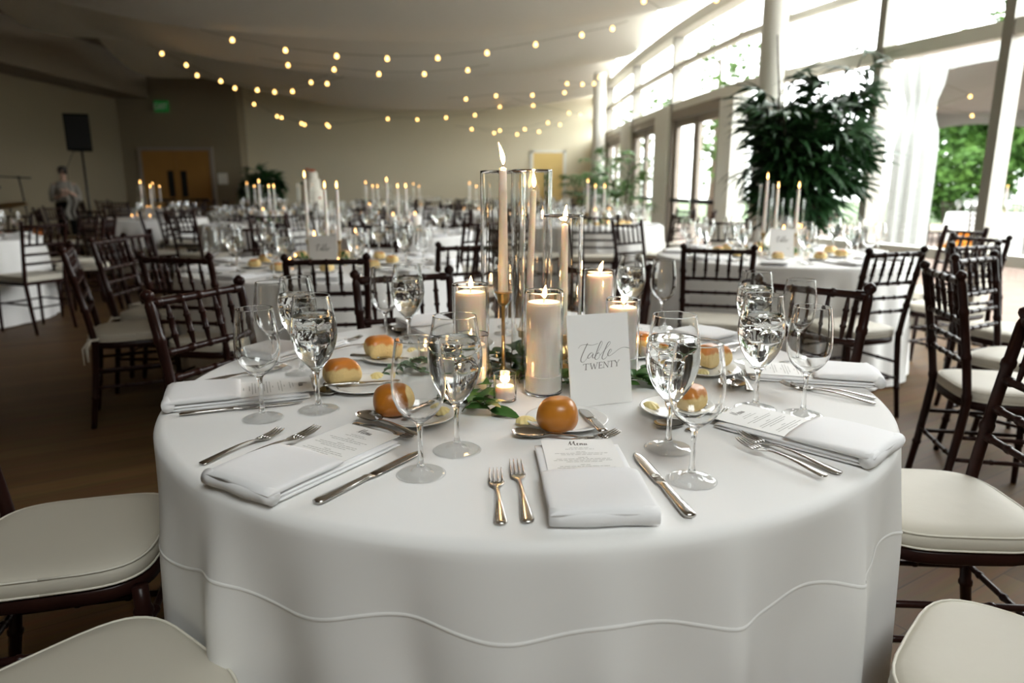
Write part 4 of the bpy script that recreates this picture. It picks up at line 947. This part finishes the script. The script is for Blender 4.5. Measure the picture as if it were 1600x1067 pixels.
PLACED += [(-4.12, 12.9, .85), (2.52, 4.62, .62), (1.56, 8.45, .5), (1.45, 11.4, .55), (-6.15, 15.6, .7), (1.8, 13.6, .45), (2.62, 5.85, .45), (-7.1, 9.75, .7), (-7.25, 11.1, .55)]
def far_table(x, y, where, seats, detail=2, skip=(), glasses=9, start=-75, card=False, proto=None, rad=1.13, pale=True):
    i = random.randrange(3)
    CLP[i].put((x, y, 0), random.uniform(0, 6), 'white cloth over the table ' + where)
    n = seats
    for k in range(n):
        dg = start + 360 / n * k; a = radians(dg); r = Vector((cos(a), sin(a), 0)); tt = Vector((-sin(a), cos(a), 0)); c = Vector((x, y, TZ + .0012))
        if k not in skip:
            rr = rad + random.uniform(-.03, .05)
            cx_, cy_ = x + r.x * rr, y + r.y * rr
            if not any(hypot(cx_ - a_, cy_ - b_) < m_ for a_, b_, m_ in PLACED): place(proto or CHF, cx_, cy_, dg + 180 + random.uniform(-7, 7), 'dark ivory cushioned chair around the table ' + where, 'chairs around the table ' + where)
        if k < glasses:
            j = Vector((random.uniform(-.02, .02), random.uniform(-.02, .02), 0))
            q = c + r * .50 + tt * .17 + j; FWG.put(q, k, 'water goblet on the table ' + where, 'water goblets on the table ' + where)
            q = c + r * .62 + tt * .19 + j; FWN.put(q, k, 'wine glass on the table ' + where, 'wine glasses on the table ' + where)
        if detail >= 2:
            q = c + r * .385; FP.put(q, 0, 'white bread plate on the table ' + where, 'bread plates on the table ' + where)
            q = c + r * .40 + tt * .01 + Vector((0, 0, .005)); FR[k % 2].put(q, k * .7, 'golden bread roll on the table ' + where, 'bread rolls on the table ' + where)
            q = c + r * .785; FN.put(q, a + pi / 2, 'folded white napkin on the table ' + where, 'folded napkins on the table ' + where)
        elif detail == 1 and glasses:
            q = c + r * .785; FN.put(q, a + pi / 2, 'folded white napkin on the table ' + where, 'folded napkins on the table ' + where)
    g = 'candles on the table ' + where; gv = 'glass cylinders on the table ' + where; z = TZ + .0012
    for k, (dx, dy, h, v) in enumerate([(-.10, .03, 1, 0), (.0, .09, 0, 1), (.10, -.02, 0, 1)] if detail else [(-.06, 0, 1, 0), (.07, .02, 0, 1)]):
        FV[v].put((x + dx, y + dy, z), 0, 'tall glass cylinder on the table ' + where, gv)
        FH.put((x + dx, y + dy, z + .003), 0, 'brass candlestick on the table ' + where, 'candlesticks on the table ' + where)
        FT[h].put((x + dx, y + dy, z + .145), 0, 'lit taper candle on the table ' + where, 'tapers on the table ' + where)
    for k, (dx, dy) in enumerate([(-.02, -.12), (.17, .10)] if detail else []):
        FV[2].put((x + dx, y + dy, z), 0, 'short glass cylinder on the table ' + where, 'short cylinders on the table ' + where)
        FPI.put((x + dx, y + dy, z + .002), 0, 'lit pillar candle on the table ' + where, 'pillar candles on the table ' + where)
    for k, (dx, dy) in enumerate([(-.17, -.13), (.13, -.19), (-.2, .08)]):
        if detail: FV[3].put((x + dx, y + dy, z), 0, 'small votive glass on the table ' + where, 'votive glasses on the table ' + where)
        FTL.put((x + dx, y + dy, z + .002), 0, 'lit votive candle on the table ' + where, 'votive candles on the table ' + where)
    if detail: FG.put((x, y, z), 0, 'ring of green leaves on the table ' + where)
    if card: FK.put((x + card[0], y + card[1], z), 0, 'white number card on the table ' + where)

T2, T3, T12, T5 = (-1.16, 2.53), (1.82, 3.18), (1.0, 7.0), (-5.25, 4.65)
w2, w3, w12, w5 = 'with rolls and tall candles behind the shaded goblets', 'in front of the big palm', 'beside the slim potted tree', 'at the dark edge of the hall'
far_table(*T2, w2, 9, 2, skip=(0, 1, 2, 7, 8), start=-75, card=(.05, -.22))
by_posts(CH, (446, 397), (570, 395), T2, 'dark chair backing the camera in front of the second table, card above it')
by_posts(CH, (221, 393), (319, 395), T2, 'dark chair in front of the goblets at the shaded end of the second table')
by_posts(CH, (674, 378), (790, 374), T2, 'dark chair beside the tallest cylinder at the second table')
place(CHT, -2.04, 1.98, 27, 'dark chair with tied ivory ribbons seen edge on in the shade', None)
place(CHT, -2.17, 2.52, 2, 'second edge on chair with tied ribbons behind the first in the shade', None)
far_table(*T3, w3, 9, 2, skip=(0, 1, 2, 4, 8), start=-112, card=(-.06, -.23))
by_posts(CH, (1073, 380), (1175, 382), T3, 'dark chair backing the camera before the table by the palm')
by_posts(CH, (1362, 387), (1447, 384), T3, 'dark chair slanting at the window end of the table by the palm')
place(CH, 2.74, 2.72, 205, 'dark chair beyond the slanting one, before the window sill')
place(CH, 1.86, .92, -12, 'tall dark chair seen edge on between table twenty and the window')
place(CH, 2.24, 1.32, -58, 'dark chair in front of the window beside the yellow flowers')
place(CH, 2.62, 1.95, -70, 'dark chair close to the window sill behind the one by the yellow flowers')
far_table(*T12, w12, 9, 2, start=-95, skip=(4,))
far_table(*T5, w5, 9, 1, glasses=4, start=-60, proto=None)
for n_, (x, y, w, s, d, g, st, sk) in enumerate([
    (-1.2, 5.5, 'straight behind the second table', 9, 1, 9, -90, ()), (-3.1, 7.2, 'in the shaded middle of the hall', 9, 1, 9, -70, ()), (-2.3, 9.8, 'under the row of string bulbs', 9, 1, 9, -80, ()),
    (.2, 9.6, 'straight behind the tallest candle', 9, 1, 9, -100, ()), (-5.5, 8.9, 'before the wooden double doors', 8, 0, 4, -90, ()), (-5.0, 11.8, 'before the dark corner shrub', 8, 0, 5, -70, ()),
    (-.8, 12.2, 'far off before the cream wall', 8, 0, 6, -95, ()), (.7, 15.0, 'deepest in the hall before the yellow door', 8, 0, 5, -85, ()), (-2.3, 15.1, 'deepest in the hall behind the cake', 8, 0, 5, -90, ()), (-7.7, 13.6, 'far off beside the stage', 7, 0, 0, -90, ())]):
    far_table(x, y, w, s, d, sk, g, st)

# outdoor table under the marquee
far_table(8.7, 10.9, 'on the terrace outside', 8, 0, (), 8, -90)

# cake
t = thing('wedding_cake', 'tall tiered white cake topped with orange flowers on a stand', 'cake', (-4.12, 12.9, 0)); t.scale = (1.25, 1.25, 1.0)
MB().lathe([(0, 0), (.42, 0), (.40, .4), (.39, .74), (.36, .75), (0, .75)], 40, cap=False).build('stand_cloth', 'linen', t)
z = .75
for r, h in ((.21, .20), (.165, .22), (.12, .20), (.085, .14)):
    b = MB(); b.lathe([(0, z), (r, z), (r + .003, z + .02), (r, z + h - .015), (r - .012, z + h), (0, z + h)], 36, cap=False); b.build('tier', 'icing', t); z += h
def blooms(name, m, c, n, s, spread, parent, seed, label=None, zr=.5):
    b = MB(); R = random.Random(seed)
    for _ in range(n):
        o = Vector((R.gauss(0, spread), R.gauss(0, spread), abs(R.gauss(0, spread * zr)))) + Vector(c)
        for k in range(9): a = k * 2.4 + R.random(); leaf_mb(b, o, (cos(a), sin(a), .3 + .12 * k), (0, 0, 1), s * (1 - .05 * k), s * .8, -.3, 3)
    return b.build(name, m, parent)
blooms('topper', 'orange_petal', (0, 0, z), 7, .06, .035, t, 3); blooms('side_flowers', 'orange_petal', (.12, -.1, .96), 3, .05, .02, t, 4); blooms('leaves', 'leaf', (-.12, -.05, 1.25), 5, .06, .02, t, 5)

# potted plants
def strap(b, o, d, L, W, droop, n=7):
    d = Vector(d).normalized(); s = d.cross(Vector((0, 0, 1))).normalized(); vs = []; p = Vector(o); v = d.copy()
    for i in range(n + 1):
        t = i / n; w = W * (.35 + .65 * sin(pi * min(1, t * 1.1 + .12)) ** .7) * (1 - t ** 6) * .5
        up = v.cross(s).normalized() * -1
        for k in (-1, 0, 1): vs.append(p + s * w * k + up * (0 if k else -.15 * w))
        p = p + v * (L / n); v = (v + Vector((0, 0, -droop / n))).normalized()
    fs = []
    for i in range(n):
        for k in (0, 1): a = i * 3 + k; fs.append((a, a + 1, a + 4, a + 3))
    b.add(vs, fs)
def frond_mesh(seed, L=.34, W=.028, nl=12, stalk=.22, fans=1):
    R = random.Random(seed); b = MB(); st = [(0, 0, 0), (stalk * .5, 0, .04), (stalk, 0, .05)]; b.tube(st, [.005, .004, .003], 5)
    for k in range(nl * fans):
        if k // nl: k -= nl; st = [(stalk * .3, .05, -.10)]
        a = (k - (nl - 1) / 2) * radians(19) + R.gauss(0, .08); strap(b, st[-1], (cos(a), sin(a), R.uniform(.05, .4)), L * R.uniform(.8, 1.1) * (1 - .18 * abs(k - nl / 2 + .5) / nl * 2), W * R.uniform(.8, 1.2), R.uniform(.9, 1.8))
    return b
def palm(loc, label, stems, crown, seed, m='palm_leaf', L=.34, W=.028, nf=70, pot=(.22, .3)):
    R = random.Random(seed); t = thing('potted_palm', label, 'potted plant', loc)
    MB().lathe([(0, 0), (pot[0] * .75, 0), (pot[0], pot[1]), (pot[0] * 1.06, pot[1] + .01), (pot[0] * 1.06, pot[1] + .04), (pot[0] * .9, pot[1] + .03), (0, pot[1] + .02)], 28, cap=False).build('pot', 'pot', t)
    me = [frond_mesh(seed * 10 + k, L, W, fans=2 if L > .35 else 1).mesh('frond', m) for k in range(6)]; axs = []
    for s in range(stems):
        a = 2 * pi * s / stems + R.random(); r0 = pot[0] * .5; lean = R.uniform(.2, .6) * crown[0]; h = R.uniform(crown[2] * .6, crown[2])
        P = [Vector((r0 * cos(a), r0 * sin(a), pot[1])), Vector(((r0 + lean * .3) * cos(a), (r0 + lean * .3) * sin(a), pot[1] + (h - pot[1]) * .5)), Vector(((r0 + lean) * cos(a), (r0 + lean) * sin(a), h))]
        MB().tube([P[0], P[0].lerp(P[1], .6), P[1], P[1].lerp(P[2], .5), P[2]], [.013, .012, .011, .009, .006], 7).build('stem', 'bark', t); axs.append(P)
    for k in range(nf):
        P = axs[k % stems]; f = R.uniform(crown[1], 1.0); q = P[1].lerp(P[2], (f - .4) / .6) if f > .4 else P[0].lerp(P[1], f / .4)
        o = bpy.data.objects.new('frond', R.choice(me)); C.objects.link(o); o.parent = t; o.location = q; a = R.uniform(0, 2 * pi); o.rotation_euler = (R.gauss(0, .25), -R.uniform(-.35, .9) * (f if f > .5 else .3), a); s = R.uniform(.8, 1.15); o.scale = (s, s, s)
    return t
palm((2.52, 4.62, 0), 'huge dark green potted palm by the curved window wall', 13, (.60, .32, 2.52), 1, 'palm_leaf', .40, .048, 100, (.26, .36))
palm((1.56, 8.45, 0), 'slim airy potted tree with tiered leaves before the glass doors', 3, (.45, .45, 1.85), 2, 'pale_palm_leaf', .22, .026, 34, (.18, .45))
palm((1.45, 11.4, 0), 'bushy bright green plant beside the pale yellow door and column', 7, (.5, .35, 1.75), 3, 'pale_palm_leaf', .26, .03, 60, (.22, .5))
palm((-6.15, 15.6, 0), 'dark bushy plant in the corner near the wooden double doors', 8, (.25, .3, 1.7), 4, 'palm_leaf', .37, .05, 80, (.28, .5))

# bouquet outside the glass by the sill
t = thing('flower_arrangement', 'round yellow and orange flower arrangement on a stand beyond the window sill', 'flowers', (4.28, 4.95, 0))
MB().lathe([(0, 0), (.14, 0), (.12, .02), (.03, .05), (.03, .42), (.12, .45), (.13, .47), (0, .47)], 20, cap=False).build('stand', 'bark', t)
MB().lathe([(0, .47), (.07, .47), (.10, .52), (.09, .6), (0, .58)], 20, cap=False).build('bowl', 'china', t)
blooms('blossoms', 'yellow_petal', (0, 0, .62), 26, .075, .065, t, 8, zr=.9); blooms('side_blossoms', 'orange_petal', (.05, .05, .60), 3, .06, .05, t, 9, zr=.9)

# speaker, musician, stands, drums
SPK = deep(128, 236, 9.75)
t = thing('speaker_stand', 'black tripod stand holding the loudspeaker up by the dark wall', 'speaker stand', (SPK.x, SPK.y, 0))
MB().tube([(0, 0, .12), (0, 0, SPK.z)], [.02, .016], 10).build('pole', 'dark_metal', t)
for k in range(3): a = k * 2.094; MB().tube([(0, 0, .75), (.45 * cos(a), .45 * sin(a), .02)], .014, 8).build('leg', 'dark_metal', t)
MB().lathe([(.0, .70), (.035, .70), (.035, .80), (0, .80)], 12, cap=False).build('collar', 'dark_metal', t)
t = thing('loudspeaker', 'black loudspeaker raised on a pole by the dark wall', 'speaker', (SPK.x, SPK.y, SPK.z), .35); t.scale = (.84, .84, .9)
b = MB(); b.loft([[(-.21, -.16, z), (.21, -.16, z), (.15, .18, z), (-.15, .18, z)] for z in (0, .62)], smooth=False); b.build('cabinet', 'black_cloth', t)
MB().box(-.19, .19, -.172, -.161, .03, .59).build('grille', 'dark_metal', t)
MB().tube([(-.15, .1, .02), (-.30, .05, -.3), (-.30, .02, -.9), (-.34, 0, -1.9)], .006, 6).build('cable', 'dark_metal', t)
t = thing('microphone_stand', 'boom microphone stand by the drums in the dark corner', 'microphone stand', (-6.75, 8.2, 0))
MB().tube([(0, 0, 0), (-.12, 0, 1.36)], .011, 8).build('pole', 'dark_metal', t); MB().tube([(-.75, 0, 1.37), (.05, 0, 1.33)], .009, 8).build('boom', 'dark_metal', t); MB().lathe([(0, 0), (.13, 0), (.12, .02), (.02, .03), (0, .03)], 20, cap=False).build('base', 'dark_metal', t)
MB().tube([(-.62, 0, 1.27), (-.40, .0, 1.20)], [.028, .018], 10).build('microphone', 'dark_metal', t)
t = thing('drum_kit', 'drum kit with orange shells and cymbals in the dark corner', 'drum kit', (-7.1, 7.6, 0))
for nme, x, y, z, r, h in (('bass_drum', 0, 0, .30, .28, .4), ('floor_drum', .5, .2, .45, .2, .35), ('tom_drum', -.15, -.05, .72, .15, .22), ('tom_drum', .17, -.05, .72, .15, .22), ('snare_drum', -.5, .1, .62, .18, .14)):
    mt = Matrix.Translation((x, y, z)) @ (Matrix.Rotation(pi / 2, 4, 'X') if nme == 'bass_drum' else Matrix.Rotation(.2, 4, 'X'))
    o = MB().lathe([(0, -h / 2), (r, -h / 2), (r * 1.04, -h / 2), (r * 1.04, -h / 2 + .02), (r, -h / 2 + .02), (r, h / 2 - .02), (r * 1.04, h / 2 - .02), (r * 1.04, h / 2), (0, h / 2)], 28, mt, cap=False).build(nme, 'drum_shell', t)
for x, y, z in ((-.55, -.05, .92), (.55, -.1, .98), (-.3, .1, 1.05)):
    o = MB().lathe([(0, .02), (.03, .018), (.2, 0), (.2, -.002), (0, .012)], 28, Matrix.Translation((x, y, z)) @ Matrix.Rotation(.2, 4, 'X'), cap=False).build('cymbal', 'brass', t); MB().tube([(x, y, 0), (x, y, z)], .008, 6).build('cymbal_stand', 'dark_metal', t)
t = thing('storage_box', 'small red box on the floor behind the shaded chairs', 'box', (-7.6, 11.6, 0)); MB().box(-.16, .16, -.12, .12, 0, .26).build('body', 'red_plastic', t); MB().box(-.17, .17, -.13, .13, .26, .30).build('lid', 'red_plastic', t)

def person(loc, rz, label):
    t = thing('person', label, 'person', loc, rz)
    V = [(0, 0, .93), (0, .01, 1.12), (0, 0, 1.32), (0, -.01, 1.42), (0, -.015, 1.50), (0, -.03, 1.60)]; Rr = [(.15, .105), (.125, .09), (.155, .10), (.06, .055), (.055, .055), (.08, .095)]
    E_ = [(0, 1), (1, 2), (2, 3), (3, 4), (4, 5)]
    def ch(start, pts, rs):
        p = start
        for q, r in zip(pts, rs): V.append(q); Rr.append(r if isinstance(r, tuple) else (r, r)); E_.append((p, len(V) - 1)); p = len(V) - 1
        return p
    for s in (-1, 1):
        ch(0, [(s * .09, 0, .86), (s * .10, -.01, .50), (s * .10, .01, .10), (s * .10, -.10, .035)], [(.095, .1), .062, .04, (.035, .03)])
        w = ch(2, [(s * .17, 0, 1.37), (s * .22, -.02, 1.12), (s * .12, -.22, 1.18 + .04 * s), (s * .05, -.28, 1.22 + .04 * s)], [.06, .042, .032, (.034, .02)])
        for f in range(4): x = s * (.035 - .016 * f); z = 1.23 + .04 * s + .014 * f - .02; ch(w, [(x - s * .02, -.31, z + .01), (x - s * .045, -.325, z), (x - s * .055, -.31, z - .014)], [.009, .0085, .007])
        ch(w, [(s * .05, -.30, 1.27 + .04 * s), (s * .02, -.32, 1.28 + .04 * s)], [.010, .008])
    me = bpy.data.meshes.new('body'); me.from_pydata(V, E_, []); o = bpy.data.objects.new('body', me); C.objects.link(o); o.parent = t
    sk = o.modifiers.new('skin', 'SKIN'); sv = me.skin_vertices[0].data
    for i, r in enumerate(Rr): sv[i].radius = r
    sv[0].use_root = True; sk.use_smooth_shade = True; o.modifiers.new('sub', 'SUBSURF').render_levels = 2; me.materials.append(M['skin'])
    b = MB(); b.lathe([(.165, 1.0), (.16, 1.1), (.165, 1.25), (.175, 1.34), (.12, 1.43), (.065, 1.46)], 28, Matrix.Diagonal((1.12, .78, 1, 1)), cap=False); b.build('shirt', 'shirt', t)
    for s in (-1, 1): MB().tube([(s * .16, 0, 1.38), (s * .225, -.01, 1.22), (s * .228, -.03, 1.10), (s * .17, -.14, 1.14)], [.07, .06, .055, .045], 14).build('sleeve', 'shirt', t); MB().tube([(s * .085, 0, 1.02), (s * .10, -.01, .8), (s * .105, -.01, .5), (s * .10, .01, .08)], [.115, .105, .08, .07], 16).build('trouser_leg', 'black_cloth', t); MB().tube([(s * .10, .06, .04), (s * .10, -.04, .045), (s * .10, -.15, .03)], [.045, .05, .035], 12).build('shoe', 'black_cloth', t)
    MB().lathe([(.155, .92), (.165, 1.03), (.16, 1.06)], 24, Matrix.Diagonal((1.12, .8, 1, 1)), cap=False).build('waistband', 'black_cloth', t)
    b = MB()
    def hd(u, v):
        a = 2 * pi * u; e = pi * v * .62; r = .095; return (.88 * r * sin(e) * cos(a), -.02 + 1.1 * r * sin(e) * sin(a) + .02 * v, 1.655 + 1.0 * r * cos(e) - (.02 if sin(a) > 0 else -.03) * v)
    b.grid(hd, 24, 12, wrap=True); b.build('hair', 'hair', t)
    b = MB(); b.tube([(0, -.105, 1.66), (0, -.128, 1.635), (0, -.118, 1.622)], [.008, .013, .009], 8); b.build('nose', 'skin', t)
    for s in (-1, 1): MB().lathe([(0, -.010), (.010, 0), (0, .010)], 10, Matrix.Translation((s * .032, -.108, 1.662)), cap=False).build('eye', 'hair', t); MB().tube([(s * .082, -.02, 1.68), (s * .09, -.01, 1.66), (s * .082, -.015, 1.63)], .009, 8).build('ear', 'skin', t)
    MB().tube([(-.022, -.112, 1.60), (0, -.118, 1.598), (.022, -.112, 1.60)], .005, 6).build('mouth', 'orange_petal', t)
    return t
t = person((deep(102, 300, 11.1).x, 11.1, 0), .5, 'person in pale shirt and dark trousers by the speaker, hands raised to the chest'); t.scale = (.90, .90, .90)
b = MB()
def tw_(u, v): return (-.02 + .16 * u + .03 * sin(7 * v), -.16 - .03 * sin(9 * u), 1.05 - .42 * v)
b.grid(tw_, 16, 12); b.grid(lambda u, v: (lambda p: (p[0], p[1] + .012, p[2]))(tw_(1 - u, v)), 16, 12); o = b.build('cloth', 'shirt'); tag(o, 'pale cloth hanging from the hands of the person by the speaker', 'cloth'); o.location = (t.location.x + .06, 11.02, 0); o.rotation_euler = (0, 0, .5)

# string lights: bulbs measured in the photo, each string at its own depth
STR = [(8.4, [(363, 63), (446, 79), (526, 88), (605, 92), (684, 91), (761, 83), (837, 70), (909, 55), (957, 45)]), (7.2, [(1006, 2), (1047, 28), (1119, 0)]), (9.8, [(450, 102), (522, 109), (592, 116), (663, 116), (731, 110)]),
       (10.8, [(253, 84), (291, 102), (345, 127), (402, 141), (457, 143), (511, 131)]), (11.3, [(308, 118), (367, 138), (429, 144), (486, 129)]), (14.5, [(397, 163), (433, 182), (471, 193), (511, 195)]), (14.9, [(440, 184), (476, 195), (514, 198), (606, 186), (652, 187), (697, 184), (742, 180), (781, 167)]),
       (12.6, [(728, 155), (775, 150), (832, 149), (882, 145), (928, 131)]), (12.2, [(886, 131), (910, 132), (937, 121)]), (14.2, [(833, 165), (889, 177), (907, 180)]), (15.6, [(737, 202), (781, 204), (820, 202), (856, 192)]), (16.2, [(772, 208), (808, 210), (842, 206), (875, 195)])]
bulb = MB().lathe([(0, -.030), (.016, -.026), (.027, -.012), (.029, 0), (.024, .014), (.014, .028), (.012, .036), (0, .036)], 16, cap=False).mesh('bulb', 'bulb_glow')
wh = ['highest over the middle of the hall', 'by the top of the window wall', 'second below the highest one', 'sloping down toward the dark wall', 'doubled beside the sloping one', 'lowest above the double doors', 'long low one in front of the cream wall', 'crossing beside the far column', 'short one touching the far column', 'dropping beside the far column', 'low over the pale yellow door', 'lowest before the cream end wall']
for k, (Y, pts) in enumerate(STR):
    t = thing('string_lights', 'string of warm bulbs, ' + wh[k], 'string lights', (0, 0, 0)); P = [deep(px, py, Y) for px, py in pts]
    for p in P:
        p.z = min(p.z, drape_z(p.x, p.y) - .05); o = bpy.data.objects.new('bulb', bulb); C.objects.link(o); o.parent = t; o.location = p; o.scale = (.95,) * 3
    ext = [P[0] + (P[0] - P[1]) * .6 + Vector((0, 0, .06))] + [p + Vector((0, 0, .035)) for p in P] + [P[-1] + (P[-1] - P[-2]) * .5 + Vector((0, 0, .06))]
    for e in ext: e.z = min(e.z, drape_z(e.x, e.y) - .012); e.x = min(e.x, wx(e.y) - .15)
    MB().tube(ext, .003, 5).build('cable', 'stem', t)
t = thing('string_lights', 'string of warm bulbs inside the marquee outside', 'string lights'); P = [deep(px, py, Y) for px, py, Y in ((1454, 126, 9.9), (1516, 151, 11.5), (1461, 169, 11.5), (1519, 181, 12.5), (1576, 188, 12.0))]
for p in P: o = bpy.data.objects.new('bulb', bulb); C.objects.link(o); o.parent = t; o.location = p
MB().tube([P[0] + Vector((-.4, .3, .3))] + [p + Vector((0, 0, .035)) for p in P] + [P[-1] + Vector((.5, 0, .1))], .004, 5).build('cable', 'stem', t)

# ------------------------------------------------------------------ light
w = bpy.data.worlds.new('sky'); sc.world = w; w.use_nodes = True; nt = w.node_tree; bg = nt.nodes['Background']
tc = nt.nodes.new('ShaderNodeTexCoord'); sp = nt.nodes.new('ShaderNodeSeparateXYZ'); rp = nt.nodes.new('ShaderNodeValToRGB')
rp.color_ramp.elements[0].position = 0.0; rp.color_ramp.elements[0].color = (.48, .50, .48, 1); rp.color_ramp.elements[1].position = .12; rp.color_ramp.elements[1].color = (.965, .968, .975, 1)
nt.links.new(tc.outputs['Generated'], sp.inputs[0]); nt.links.new(sp.outputs['Z'], rp.inputs[0]); nt.links.new(rp.outputs[0], bg.inputs[0]); bg.inputs[1].default_value = 6.0
# portals only guide the sampling of the sky through the glazed wall; they give no light
for y0, y1 in ((1.6, 4), (4, 7.15), (7.15, 10.2), (10.2, 17.4)):
    l = bpy.data.lights.new('window_portal', 'AREA'); l.shape = 'RECTANGLE'; x0, x1 = wx(y0), wx(y1); l.size = hypot(y1 - y0, x1 - x0); l.size_y = 3.4; l.cycles.is_portal = True
    o = bpy.data.objects.new('window_portal', l); C.objects.link(o); mid = Vector(((x0 + x1) / 2 + .25, (y0 + y1) / 2, 1.72)); n_ = Vector((-(y1 - y0), x1 - x0, 0)).normalized()
    o.location = mid
    o.rotation_euler = Matrix(((n_.cross(Vector((0, 0, 1))).x, 0, -n_.x), (n_.cross(Vector((0, 0, 1))).y, 0, -n_.y), (0, 1, 0))).to_euler()

l = bpy.data.lights.new('window_portal', 'AREA'); l.shape = 'RECTANGLE'; l.size, l.size_y = SK[1] - SK[0], SK[3] - SK[2]; l.cycles.is_portal = True
o = bpy.data.objects.new('window_portal', l); C.objects.link(o); o.location = ((SK[0] + SK[1]) / 2, (SK[2] + SK[3]) / 2, 4.29)
vs = sc.view_settings; vs.view_transform = 'Standard'; vs.look = 'None'; vs.gamma = 1; vs.exposure = 1.36; vs.use_curve_mapping = False
cy = sc.cycles; cy.use_denoising = True; cy.max_bounces = 14; cy.transmission_bounces = 12; cy.transparent_max_bounces = 40; cy.glossy_bounces = 5; cy.diffuse_bounces = 5
cy.caustics_reflective = True; cy.caustics_refractive = True; cy.sample_clamp_indirect = 6; cy.sample_clamp_direct = 0; cy.blur_glossy = .5
